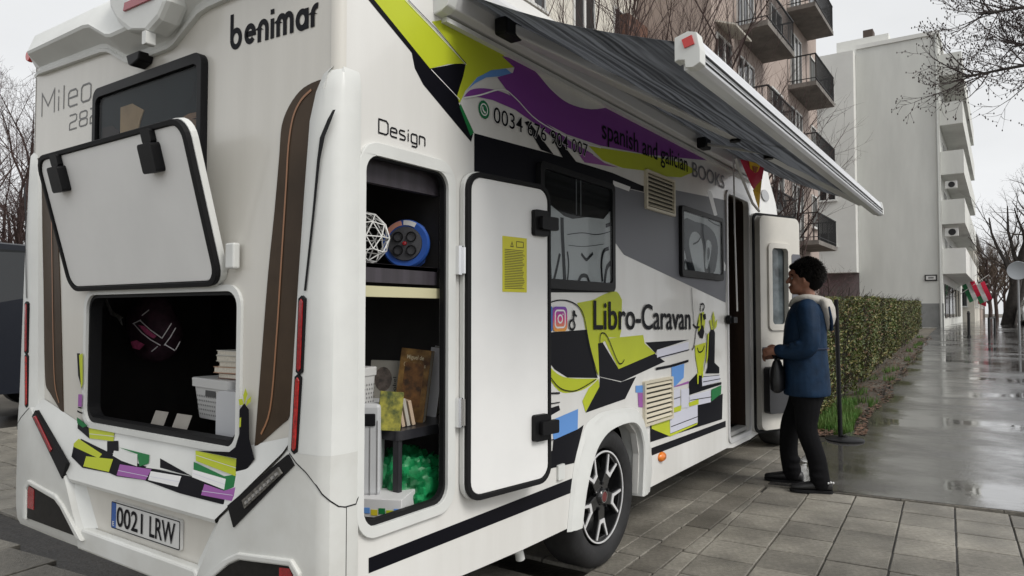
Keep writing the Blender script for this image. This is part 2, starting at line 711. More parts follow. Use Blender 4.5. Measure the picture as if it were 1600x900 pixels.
# dull grey road along the parked bay, far right of the path
road = sheet('road', [4.5, 20, 45, 120, 300], [-30, -14.0], lambda x, y: gz(x) - 0.02, ASPH)

bed = sheet('paving_bed', [-6, 4.3, 8], [-4.5, 9.0], lambda x, y: -0.022, SOIL)
pav = bed


def slab_mesh(lx, ly, key, cache={}):
    if key in cache:
        return cache[key]
    b = 0.003
    h = 0.022
    mb = MB()
    r0 = [(-lx, -ly, -h), (lx, -ly, -h), (lx, ly, -h), (-lx, ly, -h)]
    r1 = [(-lx, -ly, -b), (lx, -ly, -b), (lx, ly, -b), (-lx, ly, -b)]
    r2 = [(-lx + b, -ly + b, 0), (lx - b, -ly + b, 0), (lx - b, ly - b, 0), (-lx + b, ly - b, 0)]
    mb.loft([r0, r1, r2], caps=True)
    me = bpy.data.meshes.new('slab')
    me.from_pydata(mb.v, [], mb.f)
    me.update()
    cache[key] = me
    return me


def slab(x0, x1, y0, y1, m=SLAB, rz=0.0, gap=0.010):
    lx, ly = round((x1 - x0 - gap - .003) / 2, 3), round((y1 - y0 - gap) / 2, 3)
    me = slab_mesh(lx, ly, (lx, ly, m.name))
    if not me.materials:
        me.materials.append(m)
    o = bpy.data.objects.new('slab', me)
    COL.objects.link(o)
    o.location = ((x0 + x1) / 2, (y0 + y1) / 2, rnd.uniform(-0.004, 0.001))
    o.rotation_euler = (rnd.uniform(-.005, .005), rnd.uniform(-.005, .005), rz + rnd.uniform(-.004, .004))
    par(o, pav)
    return o


def strip_slabs(xa, xb, pitch, yl0, yl1, m, phase=0.0):   # a strip between two lines y(x)
    x = xa + phase
    while x < xb:
        xm = x + pitch / 2
        slab(x, x + pitch, yl1(xm), yl0(xm), m, rz=math.atan(yl0(xm + .5) - yl0(xm - .5)))
        x += pitch


j1 = lambda x: 0.06 + 0.027 * (x - 1.9) if x < 4 else 0.117 + 0.02 * (x - 4)
j2 = lambda x: -0.078 + 0.020 * (x - 1.77)
j3 = lambda x: -0.228 + 0.014 * (x - 1.88)
j4 = lambda x: -0.351 + 0.0635 * (x - 1.962)
strip_slabs(0.8, 6.6, 0.323, j1, j2, SLAB, 0.0)
strip_slabs(0.58, 6.0, 0.442, j2, j3, SLAB2, 0.0)
for k in range(10):                                       # the cut wedge between bay and pavement
    x = 1.36 + 0.317 * k
    lo = -0.335 + 0.0555 * (x + .16 - 1.962)
    if j3(x + .16) - lo > 0.022:
        slab(x, x + .317, lo, j3(x + .16), SLAB, rz=0.03)
# bay slabs, in the part that can be seen past the van
for i in range(14):
    for j in range(4):
        x = 1.76 + 0.323 * i
        y = j1(x) + 0.30 * j
        slab(x, x + .323, y, y + .30, rz=0.015)
for i in range(5):
    for j in range(20):
        x = 0.49 + 0.33 * i
        y = 1.75 + 0.30 * j + (0.06 if i % 2 else 0)
        slab(x, x + .33, y, y + .30)
for i in range(4):
    for j in range(6):
        slab(-0.95 + .3 * i, -0.65 + .3 * i, 1.4 + .45 * j + .15 * (i % 2), 1.85 + .45 * j + .15 * (i % 2), SLAB2, rz=0.12)
# pavement slabs right of the joint, square, turned three degrees
for i in range(8):
    for j in range(9):
        x0 = 1.68 + 0.317 * i
        xm = x0 + .16
        yt = j4(xm) if False else (-0.335 + 0.0555 * (xm - 1.962))
        y1 = yt - 0.303 * j
        lim = ky(y1 - .15) - 0.02
        if x0 + 0.06 > lim:
            continue
        slab(x0, min(x0 + .317, lim), y1 - .303, y1, rz=0.048)
# paving that carries on around the photographer
mb = MB()


def joined(xa, xb, ya, yb, px=.317, py=.303):
    x = xa
    while x < xb:
        y = ya
        while y < yb:
            hx_, hy_ = (px - .01) / 2, (py - .01) / 2
            cx, cy, cz = x + px / 2, y + py / 2, rnd.uniform(-.004, .001)
            mb.loft([[(cx - hx_, cy - hy_, -.022), (cx + hx_, cy - hy_, -.022), (cx + hx_, cy + hy_, -.022), (cx - hx_, cy + hy_, -.022)],
                     [(cx - hx_, cy - hy_, cz - .005), (cx + hx_, cy - hy_, cz - .005), (cx + hx_, cy + hy_, cz - .005), (cx - hx_, cy + hy_, cz - .005)],
                     [(cx - hx_ + .005, cy - hy_ + .005, cz), (cx + hx_ - .005, cy - hy_ + .005, cz), (cx + hx_ - .005, cy + hy_ - .005, cz), (cx - hx_ + .005, cy + hy_ - .005, cz)]])
            y += py
        x += px


joined(-6.0, 1.36, -4.4, -.40)
joined(1.68, 4.25, -4.4, -3.15)
joined(-6.0, -1.1, -.40, 4.6)
joined(-1.0, 1.5, -.36, 1.35)
rest = mb.build('slabs_beyond_view', SLAB, pav, fix=False)
rest['kind'] = 'stuff'
# a low concrete edging between the slabs and the asphalt
for k in range(6):
    y = 0.1 - 0.6 * k
    mb = MB()
    a, b = (ky(y) + 0.012, y, 0.0), (ky(y - .595) + 0.012, y - .595, 0.0)
    mb.bar((a[0] + .01, a[1], -.012), (b[0] + .01, b[1], -.012), .02, .026)
    o = mb.build('edging', SLAB2, pav)

# ------------------------------------------------------------------ the motorhome
VAN = empty('motorhome', (3.3, 1.1, 0), 'white motorhome with lime, purple and black book graphics, hatches and awning open', 'motorhome')
W = 2.2
side = lambda u, v, w: (u, w, v)             # (x,z) outline on the side wall, thickness in y
rear = lambda u, v, w: (w, u, v)             # (y,z) outline on the rear wall, thickness in x

ARCH_IN = [(1.50, 0.30), (1.56, 0.45), (1.68, 0.63), (1.80, 0.705), (1.96, 0.722), (2.10, 0.715), (2.20, 0.64), (2.235, 0.52), (2.215, 0.30)]
ARCH_OUT = [(1.425, 0.285), (1.49, 0.575), (1.60, 0.75), (1.69, 0.79), (1.80, 0.808), (2.07, 0.798), (2.19, 0.783), (2.25, 0.75), (2.318, 0.673), (2.415, 0.459), (2.375, 0.285)]
CUT = rrect(0.105, 0.537, 0.615, 1.85, 0.065)
ENT = rrect(3.845, 4.40, 0.36, 2.24, 0.05)
outer = [(0.03, 0.34), (0.40, 0.33), (0.75, 0.315), (1.05, 0.305)] + ARCH_IN + [(3.80, 0.31), (3.95, 0.29), (4.4, 0.29), (5.0, 0.33),
         (5.25, 0.9), (5.25, 2.25), (5.02, 2.62), (4.8, 2.70), (0.03, 2.70)]
mb = MB()
mb.prism(outer, side, 0.0, 0.035, [CUT, ENT])
mb.build('side_wall', WHITE, VAN)
mb = MB()
o2 = [(0.03, 0.34), (5.0, 0.33), (5.25, 0.9), (5.25, 2.25), (5.02, 2.62), (4.8, 2.70), (0.03, 2.70)]
mb.prism(o2, side, W - 0.035, W)
mb.build('far_side_wall', WHITE, VAN)
# rear wall with the opening
OPEN = rrect(0.495, 1.59, 0.845, 1.40, 0.06)
mb = MB()
mb.prism([(0.03, 0.34), (2.17, 0.34), (2.17, 2.52), (0.03, 2.52)], rear, 0.0, 0.035, [OPEN])
mb.build('rear_wall', REARG, VAN)
# rounded upper corners
for sgn in (1, -1):
    mb = MB()
    rings = []
    for z in (0.5, 2.58):
        r = []
        for k in range(7):
            a = R_(90 * k / 6)
            x, y = 0.032 - 0.034 * math.cos(a), 0.032 - 0.034 * math.sin(a)
            r.append((x, y if sgn > 0 else W - y, z))
        rings.append(r)
    mb.loft(rings, closed=False, caps=False)
    mb.build('corner_trim', REARG, VAN, smooth=50)
# roof with a shallow camber, rounded onto the walls
mb = MB()
rings = []
for x, dz, ins in ((0.02, -0.03, 0.0), (0.3, 0.0, 0.0), (2.5, 0.03, 0.0), (4.5, 0.03, 0.0), (4.9, -0.04, 0.02), (5.25, -0.42, 0.10)):
    r = []
    for k in range(13):
        t = k / 12
        y = ins + (W - 2 * ins) * t
        z = 2.67 + dz + 0.05 * math.sin(math.pi * t) ** 0.45
        r.append((x, y, z))
    rings.append(r)
mb.loft(rings, closed=False, caps=False)
mb.build('roof', WHITE, VAN, smooth=40)
# roof fairing over the rear wall, with its hexagonal dip
mb = MB()
prof_y = [(2.215, 2.485, 0), (2.10, 2.475, 0), (1.50, 2.455, 0), (1.44, 2.445, 0.15), (1.28, 2.365, 0.9), (1.24, 2.355, 1), (0.96, 2.355, 1), (0.92, 2.365, 0.9), (0.76, 2.445, 0.15), (0.70, 2.455, 0), (0.10, 2.465, 0), (-0.015, 2.475, 0)]
rings = []
for y, zb, c in prof_y:
    k = {2.215: .25, 2.10: .75, -0.015: .25}.get(y, 1.0)
    d = 0.012 * c
    e = 0.03 if y in (2.215, -0.015) else 0.0
    rings.append([(0.0 + e, y, zb), (-0.020 + e, y, zb), (-0.024 + e, y, zb + 0.012), (-0.014 + e, y, zb + 0.020), (-0.020 * k + e, y, zb + 0.034), (-(.088 + d) * k + e, y, zb + 0.082),
                  (-(.094 + d) * k + e, y, zb + 0.094), (-(.086 + d) * k + e, y, zb + .108), (-.052 * k + e, y, max(zb + 0.18, 2.625)), (-.01 + e, y, 2.672), (0.10, y, 2.715), (0.34, y, 2.725)])
mb.loft(rings, closed=False, caps=False)
fair = mb.build('roof_fairing', WHITE2, VAN, smooth=24)
mb = MB()                                               # brake lamp housing in the middle
hp = [RR(px, py, -.118) for px, py in [(166, -34), (171, 11), (185, 38), (197, 48), (232, 48), (248, 30), (261, 0), (266, -34)]]
mb.prism([(q.y, q.z) for q in hp], rear, -.122, -.03)
mb.build('lamp_housing', WHITE2, fair, bevel=.02)
mb = MB()
hp = [RR(px, py, -.126) for px, py in [(193, 18), (241, -3), (239, -14), (195, 5)]]
mb.prism([(q.y, q.z) for q in hp], rear, -.130, -.11)
mb.build('brake_light', mat('brake_lens', (.32, .012, .03), .2, coat=.5), fair, bevel=.003)
mb = MB()
nq = RR(228, 58, -.12)
mb.prism(rrect(nq.y - .014, nq.y + .014, nq.z - .028, nq.z + .022, .006), rear, -.128, -.09)
mb.build('washer_nozzle', WHITE2, fair)
mb = MB()
mb.lathe([(0, -.035), (.024, -.035), (.027, -.02), (.027, 0)], lambda a, b, w: (-0.02 + w * .6, 2.17 + a, 2.572 + b), 14)
mb.build('roof_marker_light', REDB, fair, smooth=40)
mb = MB()
mb.prism([(1.09, 2.365), (1.20, 2.365), (1.18, 2.325), (1.16, 2.315), (1.10, 2.33)], rear, -0.06, 0.0)
mb.build('reversing_camera', BLACKP, VAN, bevel=0.006)

# corner mouldings: lamp columns that widen below into the bumper ends
secs = [(2.105, .035, .000, 0.0), (2.085, .07, .014, .6), (2.03, .10, .022, 1), (1.94, .125, .028, 1), (1.7, .145, .034, 1), (1.4, .168, .039, 1), (1.0, .195, .044, 1),
        (.88, .205, .046, 1)]
podsecs = [(.88, .205, .047, 1), (.80, .30, .050, 1), (.605, .565, .050, 1), (.47, .645, .050, 1), (.40, .69, .048, 1), (.345, .735, .042, 1), (.315, .74, .028, .8)]


def corner_ring(z, yin, d, k, sgn):
    ye = max(yin - 0.040, 0.02)
    p = [(0.012, yin), (-d * .55, yin - 0.010), (-d, ye), (-d - .003 * k, ye * .55 + .01), (-d + .003, .035), (-d + .012, .012), (-d + .026, -.004 * k - .002),
         (0.02, -.012 * k - .002), (.075, -.013 * k - .002), (.088, -.011 * k - .001), (.09, .01)]
    return [(x, y if sgn > 0 else W - y, z) for x, y in p]


def on_ring(z, idx, sgn, lift=.002):
    rows = secs + podsecs[1:]
    for r0, r1 in zip(rows, rows[1:]):
        if r1[0] <= z <= r0[0]:
            t = (z - r1[0]) / (r0[0] - r1[0])
            q = [a_ * t + b_ * (1 - t) for a_, b_ in zip(r0, r1)]
            ring = corner_ring(*q, sgn)
            i = int(idx)
            p_ = Vector(ring[i]).lerp(Vector(ring[min(i + 1, 10)]), idx - i)
            return p_ + Vector((-1, -sgn, 0)).normalized() * lift


for sgn in (1, -1):
    mb = MB()
    mb.loft([corner_ring(z, yi, d, k, sgn) for z, yi, d, k in secs], closed=False, caps=False)
    c = mb.build('lamp_column', WHITE2, VAN, smooth=38)
    mb = MB()
    mb.loft([corner_ring(z, yi, d, k, sgn) for z, yi, d, k in podsecs], closed=False, caps=False)
    p = mb.build('bumper_end', DIRTY, VAN, smooth=30)
    fy = (lambda y: y) if sgn > 0 else (lambda y: W - y)
    f = lambda u, v, w: (w, fy(u), v)
    # black slit above the lamps
    mb = MB()
    pts = [(1.955, .000, .012, -.020), (1.925, .012, .020, -.030), (1.87, .040, .022, -.036), (1.80, .050, .014, -.038), (1.636, .066, .010, -.041), (1.476, .086, .010, -.044), (1.39, .098, .010, -.045)]
    vs = []
    for z, y, w_, xx in pts:
        vs += [(xx, fy(y - w_), z), (xx - .001, fy(y), z)]
    mb.add(vs, [(2 * i, 2 * i + 1, 2 * i + 3, 2 * i + 2) for i in range(6)])
    mb.build('lamp_slit', RUBBER, c, fix=False)
    # tail lamps
    for z0, z1, lm, ya, yb in ((1.135, 1.365, REDL, .113, .104), (0.885, 1.118, REDM, .132, .118)):
        mb = MB()
        dd = .046
        mb.prism([(ya - .009, z0 + .01), (ya, z0), (ya + .009, z0 + .01), (yb + .009, z1 - .01), (yb, z1), (yb - .009, z1 - .01)], f, -dd - .008, -dd + .02)
        tl = mb.build('tail_light', lm, c, bevel=.002)
        mb = MB()
        mb.prism([(ya - .017, z0), (ya, z0 - .010), (ya + .015, z0), (yb + .015, z1), (yb, z1 + .010), (yb - .017, z1)], f, -dd - .0045, -dd + .02)
        mb.build('lamp_bezel', BLACKP, tl)
    # diagonal indicator strip on the bumper end
    o_ = 0.0 if sgn > 0 else .085
    mb = MB()
    mb.prism([(.125 + o_, .842), (.158 + o_, .872), (.47 + o_, .665), (.435 + o_, .597)], f, -.0565, -.04)
    st = mb.build('indicator_strip', BLACKP, p)
    mb = MB()
    if sgn > 0:
        mb.prism([(.175, .812), (.195, .83), (.385, .695), (.37, .67)], f, -.062, -.055)
        mb.build('indicator_lens', mat('smoked_lens', (.10, .095, .085), .12, coat=.6, var=.5, vscale=60), st, bevel=.003)
        mb = MB()
        for k in range(9):
            t = k / 8
            cy, cz = .200 + .155 * t, .808 - .112 * t
            mb.prism([(cy, cz + .005), (cy + .010, cz - .002), (cy + .005, cz - .010), (cy - .005, cz - .003)], f, -.065, -.060)
        bb = mb.build('indicator_bulbs', CHROME, st)
        bb['kind'] = 'stuff'
    else:
        mb.prism([(.145 + o_, .842), (.170 + o_, .85), (.34 + o_, .715), (.325 + o_, .70)], f, -.062, -.055)
        mb.build('indicator_lens', REDL, st, bevel=.003)
    # fog lamp recess
    mb = MB()
    o2_ = 0.0 if sgn > 0 else .06
    hexa = [(.12 + o2_, .505), (.14 + o2_, .525), (.40 + o2_, .495), (.455 + o2_, .47), (.60 + o2_, .372), (.12 + o2_, .372)]
    big = [(.09, .515), (.13, .55), (.405, .52), (.47, .49), (.655, .362), (.61, .362), (.455, .472), (.40, .497), (.14, .527), (.118, .505), (.118, .362), (.09, .362)]
    big = [(a_ + o2_, b2) for a_, b2 in big]
    mb.prism(big, f, -.062, -.04)
    mb.build('fog_lamp_surround', DIRTY, p, bevel=.006)
    mb = MB()
    mb.prism(hexa, f, -.0545, -.04)
    fl = mb.build('fog_lamp_recess', mat('dark_mesh', (.012, .011, .010), .5, var=.3, vscale=40, spec=.2), p)
    mb = MB()
    mb.prism([(.125 + o2_, .50), (.14 + o2_, .52), (.19 + o2_, .513), (.19 + o2_, .42), (.125 + o2_, .42)], f, -.057, -.05)
    mb.build('reflector', REDL, fl)
    # brown swoosh beside the column
    mb = MB()
    L = [(.045, 2.072), (.12, 2.068), (.18, 2.052), (.235, 2.01), (.272, 1.95), (.283, 1.85), (.305, 1.664), (.336, 1.448), (.366, 1.165), (.398, .858)]
    Rg = [(.045, 2.03), (.085, 2.01), (.11, 1.97), (.127, 1.91), (.143, 1.714), (.170, 1.443), (.191, 1.171), (.20, 1.08), (.215, .985), (.25, .955)]
    mb.prism(cat_rom(L, 3, False) + cat_rom(Rg, 3, False)[::-1], f, -.004, 0.0, caps=(True, False))
    bt = mb.build('brown_side_trim', BROWN, VAN)
    mb = MB()
    C_ = [(.12, 2.045), (.17, 2.02), (.21, 1.97), (.232, 1.88), (.242, 1.75), (.262, 1.5), (.285, 1.22), (.312, 1.0), (.36, .91)]
    mb.ribbon(cat_rom(C_, 4, False), .008, lambda u, v: (-.0065, fy(u), v))
    mb.build('copper_pinstripe', COPPER, bt, fix=False)
    # panel seam between column and bumper end
    mb = MB()
    pts = [on_ring(.875, 2.2, sgn, .0005), on_ring(.850, 3, sgn, .0005), on_ring(.825, 3.6, sgn, .0005), on_ring(.79, 4.2, sgn, .0005), on_ring(.765, 5, sgn, .0005), on_ring(.745, 6, sgn, .0005), on_ring(.722, 6.7, sgn, .0005), on_ring(.715, 7.2, sgn, .0005), on_ring(.715, 8, sgn, .0005), on_ring(.735, 9, sgn, .0005)]
    mb.tube(pts, .0022, 5)
    mb.build('panel_seam', RUBBER, VAN)
    if sgn > 0:
        mb = MB()
        mb.tube([on_ring(z, 7.3, sgn, .0003) for z in (.714, .6, .5, .4, .33)], .0014, 5)
        mb.build('panel_seam', RUBBER, VAN)

# ledge under the opening, number plate bay, lower lip
LP0, LPN = Vector((0, 1.1, .835)), Vector((0.235, 0, -0.043)).normalized()


def ledge(px, py, lift=0.0):
    return onp(px, py, LP0 - LPN * lift, LPN)


mb = MB()
A, B = [(.0, .20, .885), (.0, .30, .835)], None
P = lambda y, z, x: (x, y, z)
vs = [P(.19, .92, -.004), P(.555, .835, -.002), P(1.645, .835, -.002), P(2.01, .92, -.004),      # 0-3 top rim
      P(.195, .872, -.046), P(.56, .60, -.045), P(1.64, .60, -.045), P(2.005, .872, -.046),           # 4-7 ledge edge
      P(.565, .585, -.038), P(1.635, .585, -.038), P(.60, .575, .004), P(1.60, .575, .004)]
mb.add(vs, [(0, 1, 5, 4), (1, 2, 6, 5), (2, 3, 7, 6), (5, 6, 9, 8), (8, 9, 11, 10)])
mb.build('ledge', WHITE2, VAN, smooth=20)
mb = MB()
mb.prism([(.68, .405), (1.52, .405), (1.56, .35), (1.56, .315), (.64, .315), (.64, .35)], rear, -.045, .0)
mb.build('lower_lip', DIRTY, VAN, bevel=.010)
for sg in (1, -1):
    mb = MB()
    fy = (lambda y: y) if sg > 0 else (lambda y: W - y)
    q = [(-.0475, fy(.515), .612), (-.0475, fy(.645), .395), (.003, fy(.735), .405), (.003, fy(.61), .59)]
    mb.add(q, [(0, 1, 2, 3)])
    mb.build('plate_bay_side', WHITE2, VAN)
# number plate
PO = Vector((-.012, 0, 0))
mb = MB()
mb.prism(rrect(.822, 1.333, .433, .546, .008), rear, -.014, -.002)
pl = mb.build('number_plate', PLATEW, VAN)
mb = MB()
mb.prism(rrect(.8245, 1.3305, .4355, .5435, .007), rear, -.0155, -.0138, [rrect(.828, 1.327, .439, .540, .006)])
mb.build('plate_border', BLACKP, pl)
mb = MB()
mb.prism([(1.295, .4395), (1.327, .4395), (1.327, .5395), (1.295, .5395)], rear, -.0158, -.0138)
mb.build('country_band', PLATEB, pl)
lettering('country_letter', 'E', (-.0165, 1.318, .447), (-.0165, 1.304, .447), (0, 0, .018), PLATEW, pl, (0, 0, 0), bold=.02)
lettering('plate_digits', '0021', (-.0165, 1.285, .452), (-.0165, 1.085, .452), (0, 0, .078), VINYLK, pl, (0, 0, 0), bold=.012)
lettering('plate_letters', 'LRW', (-.0165, 1.035, .452), (-.0165, .855, .452), (0, 0, .078), VINYLK, pl, (0, 0, 0), bold=.012)

# rear opening frame
mb = MB()
mb.prism(rrect(.474, 1.611, .824, 1.421, .078), rear, -.012, .004, [rrect(.497, 1.588, .847, 1.398, .059)])
fr = mb.build('opening_frame', WHITE2, VAN, bevel=.005)
mb = MB()
mb.prism(rrect(.497, 1.588, .847, 1.398, .06), rear, .0, .05, [rrect(.508, 1.577, .868, 1.385, .055)])
mb.build('opening_seal', RUBBER, fr)

# rear window
mb = MB()
mb.prism(rrect(.71, 1.535, 1.62, 2.293, .045), rear, -.03, .0, [rrect(.737, 1.508, 1.65, 2.252, .03)])
rw = mb.build('rear_window', BLACKP, VAN, bevel=.006)
mb = MB()
mb.prism(rrect(.733, 1.512, 1.645, 2.256, .032), rear, -.020, -.014)
mb.build('pane', CLEAR, rw)
mb = MB()
mb.prism(rrect(.733, 1.512, 1.645, 2.256, .032), rear, -.004, -.0015)
mb.build('backing', mat('dark_room', (.042, .048, .05), .9, spec=.05), rw)
mb = MB()
WZ = lambda px, py, x: (lambda q: (q.y, q.z))(RR(px, py, x))
mb.prism([WZ(px, py, -.008) for px, py in [(189, 168), (207, 162), (225, 172), (219, 190), (216, 205), (212, 222), (188, 226)]], rear, -.010, -.006)
mb.build('paper_bag', mat('kraft', (.52, .34, .18), .7, var=.2, vscale=6), rw)
mb = MB()
for pts, w_ in (([(216, 142), (229, 158), (234, 185), (232, 215)], .007), ([(249, 131), (256, 150), (256, 175), (252, 200)], .006), ([(181, 165), (180, 182), (198, 195), (206, 215)], .007), ([(290, 117), (303, 128), (301, 150), (288, 168)], .006)):
    mb.ribbon(cat_rom([WZ(px, py, -.0062) for px, py in pts], 5, False), w_, lambda u, v: (-.0062, u, v))
cc1 = mb.build('curtain_cord', RUBBER, rw, fix=False)
cc1['kind'] = 'stuff'
mb = MB()
mb.prism([WZ(px, py, -.008) for px, py in [(268, 192), (295, 178), (319, 172), (319, 180), (300, 186), (319, 186), (319, 200), (270, 200)]], rear, -.009, -.006)
mb.build('wooden_shelf', mat('warm_wood', (.26, .12, .04), .4, var=.3, vscale=20, stretch=(1, 1, 8)), rw)
mb = MB()
mb.prism([WZ(px, py, -.008) for px, py in [(160, 200), (176, 196), (186, 206), (186, 226), (160, 230)]], rear, -.008, -.0045)
mb.build('dark_cushion', mat('cushion_brown', (.045, .028, .024), .8), rw)

# raised rear hatch flap: hinged on the opening's top edge
FO = Vector((-.020, 0, 1.415))
FV = Vector((-.150, 0, .565)).normalized()
FN = Vector((-.565, 0, -.150)).normalized()          # towards the viewer
flap = lambda u, v, w: tuple(FO + Vector((0, 1, 0)) * u + FV * v + FN * w)
mb = MB()
mb.prism(rrect(.56, 1.695, 0, .60, .075), flap, -.03, -.004)
hf = mb.build('rear_hatch', WHITE2, VAN, bevel=.004)
mb = MB()
mb.prism(rrect(.563, 1.692, .003, .597, .073), flap, -.004, .016, [rrect(.588, 1.675, .022, .578, .058)])
mb.build('hatch_seal', RUBBER, hf, bevel=.005)
mb = MB()
mb.prism(rrect(.59, 1.673, .024, .576, .057), flap, -.003, .008)
mb.build('inner_panel', mat('pale_inner_panel', (.78, .78, .77), .4, var=.03, vscale=3), hf, bevel=.004)
for yc in (.785, 1.50):
    mb = MB()
    mb.prism(rrect(yc - .045, yc + .045, .43, .535, .012), flap, .008, .045)
    la = mb.build('latch', BLACKP, hf, bevel=.006)
    mb = MB()
    mb.prism(rrect(yc - .03, yc + .03, .535, .585, .01), flap, .008, .03)
    mb.build('latch_hook', BLACKP, la, bevel=.005)
mb = MB()
mb.bar((-.012, .505, 1.52), (-.04, .505, 1.52), .05, .09)
mb.build('hatch_catch', WHITE2, VAN, bevel=.006)
# interior of the garage seen through both openings
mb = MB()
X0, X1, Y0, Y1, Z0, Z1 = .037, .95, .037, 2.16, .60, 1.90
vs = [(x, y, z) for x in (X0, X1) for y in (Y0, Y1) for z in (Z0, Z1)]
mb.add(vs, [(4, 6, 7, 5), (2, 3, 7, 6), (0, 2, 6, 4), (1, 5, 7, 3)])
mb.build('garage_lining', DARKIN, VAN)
# wooden locker in the upper part: fascia, shelf, divider, cream ledge
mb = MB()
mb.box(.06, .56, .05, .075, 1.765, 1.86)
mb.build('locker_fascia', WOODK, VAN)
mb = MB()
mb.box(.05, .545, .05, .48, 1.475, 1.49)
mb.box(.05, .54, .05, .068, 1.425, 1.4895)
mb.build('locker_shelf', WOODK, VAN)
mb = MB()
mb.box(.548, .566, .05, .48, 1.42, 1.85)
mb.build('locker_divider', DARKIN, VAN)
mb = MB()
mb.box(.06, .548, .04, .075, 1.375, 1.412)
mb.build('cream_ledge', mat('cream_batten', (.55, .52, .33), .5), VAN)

# side hatch opening frame
mb = MB()
mb.prism(rrect(.082, .575, .585, 1.888, .088), side, -.014, .004, [rrect(.112, .532, .622, 1.844, .06)])
sf = mb.build('side_opening_frame', WHITE2, VAN, bevel=.005)
mb = MB()
mb.prism(rrect(.108, .536, .618, 1.848, .063), side, .0, .022, [rrect(.118, .522, .640, 1.836, .055)])
mb.build('opening_seal', RUBBER, sf)
for z in (1.52, .945):
    mb = MB()
    mb.prism(rrect(.572, .60, z - .055, z + .055, .004), side, -.03, -.012)
    mb.tube([(.602, -.03, z - .05), (.602, -.03, z + .05)], .009, 8)
    mb.build('hinge', CHROME, sf)

# side hatch door, swung open almost flat against the wall
DO = Vector((.607, -.028, 0))
DU = Vector((.493, -.075, 0)).normalized()
DN = Vector((-.075, -.493, 0)).normalized()
door = lambda u, v, w: tuple(DO + DU * u + Vector((0, 0, 1)) * v + DN * w)
mb = MB()
mb.prism(rrect(0, .50, .598, 1.872, .075), door, -.026, -.002)
sh = mb.build('side_hatch', WHITE2, VAN, bevel=.004)
mb = MB()
mb.prism(rrect(.004, .496, .602, 1.868, .073), door, -.002, .016, [rrect(.024, .482, .622, 1.850, .058)])
mb.build('hatch_seal', RUBBER, sh, bevel=.005)
mb = MB()
mb.prism(rrect(.026, .480, .624, 1.848, .057), door, -.001, .009)
mb.build('inner_panel', MATS['pale_inner_panel'], sh, bevel=.004)
for zc in (1.70, .84):
    mb = MB()
    mb.prism(rrect(.375, .465, zc - .055, zc + .055, .012), door, .009, .03)
    la = mb.build('latch', BLACKP, sh, bevel=.005)
    mb = MB()
    mb.prism(rrect(.40, .505, zc - .028, zc + .028, .008), door, .03, .052)
    mb.prism(rrect(.485, .512, zc - .022, zc + .022, .006), door, -.01, .04)
    mb.build('latch_hook', BLACKP, la, bevel=.004)
mb = MB()
mb.prism([(.20, 1.405), (.345, 1.405), (.345, 1.63), (.20, 1.63)], door, .009, .0105)
sk = mb.build('warning_sticker', mat('sticker_yellow', (.62, .58, .015), .4), sh)
mb = MB()
for k in range(24):
    z = 1.575 - k * .0068
    w_ = rnd.uniform(.85, 1.0)
    mb.prism([(.212, z), (.212 + .122 * w_, z), (.212 + .122 * w_, z + .0028), (.212, z + .0028)], door, .0105, .0112)
mb.prism([(.245, 1.588), (.265, 1.588), (.255, 1.612)], door, .0105, .0112, [[(.250, 1.592), (.260, 1.592), (.255, 1.604)]])
mb.prism(rrect(.28, .325, 1.588, 1.614, .003), door, .0105, .0112, [rrect(.283, .322, 1.591, 1.611, .002)])
mb.build('sticker_print', mat('print_olive', (.10, .09, .01), .5), sk)

# wheel arch flare and skirt
mb = MB()
rings = []
for (xo, zo), (xi, zi) in zip(cat_rom(ARCH_OUT, 3, False), cat_rom([(1.515, .29), (1.56, .45), (1.64, .60), (1.72, .67), (1.82, .708), (1.96, .722), (2.09, .716), (2.17, .68), (2.215, .62), (2.24, .52), (2.215, .29)], 3, False)):
    m_ = lambda t: (xo + (xi - xo) * t, zo + (zi - zo) * t)
    rings.append([(xo, -.001, zo), (*[m_(.15)[0]], -.016, m_(.15)[1]), (m_(.35)[0], -.020, m_(.35)[1]), (m_(.5)[0], -.030, m_(.5)[1]), (m_(.95)[0], -.038, m_(.95)[1]),
                  (xi, -.03, zi), (xi + .004, .10, zi - .005)])
mb.loft(rings, closed=False, caps=False)
mb.build('wheel_arch', WHITE2, VAN, smooth=28)
mb = MB()
vs = [(x, y, z) for x in (1.35, 2.45) for y in (.036, .60) for z in (.28, .86)]
mb.add(vs, [(4, 6, 7, 5), (2, 3, 7, 6), (0, 1, 3, 2), (1, 5, 7, 3)])
mb.build('wheel_well', mat('wheel_well_black', (.006, .006, .006), .9), VAN, fix=False)
mb = MB()
mb.box(.05, 5.2, .10, 2.1, .33, .40)
mb.box(1.1, 6.2, .45, 1.75, .24, .36)
mb.build('chassis', mat('underbody', (.012, .011, .010), .8), VAN)
mb = MB()
mb.tube([(1.10, .16, .36), (1.12, .12, .30), (1.17, .10, .245), (1.18, .10, .21)], .022, 10)
mb.build('drain_pipe', WHITE2, VAN, smooth=40)


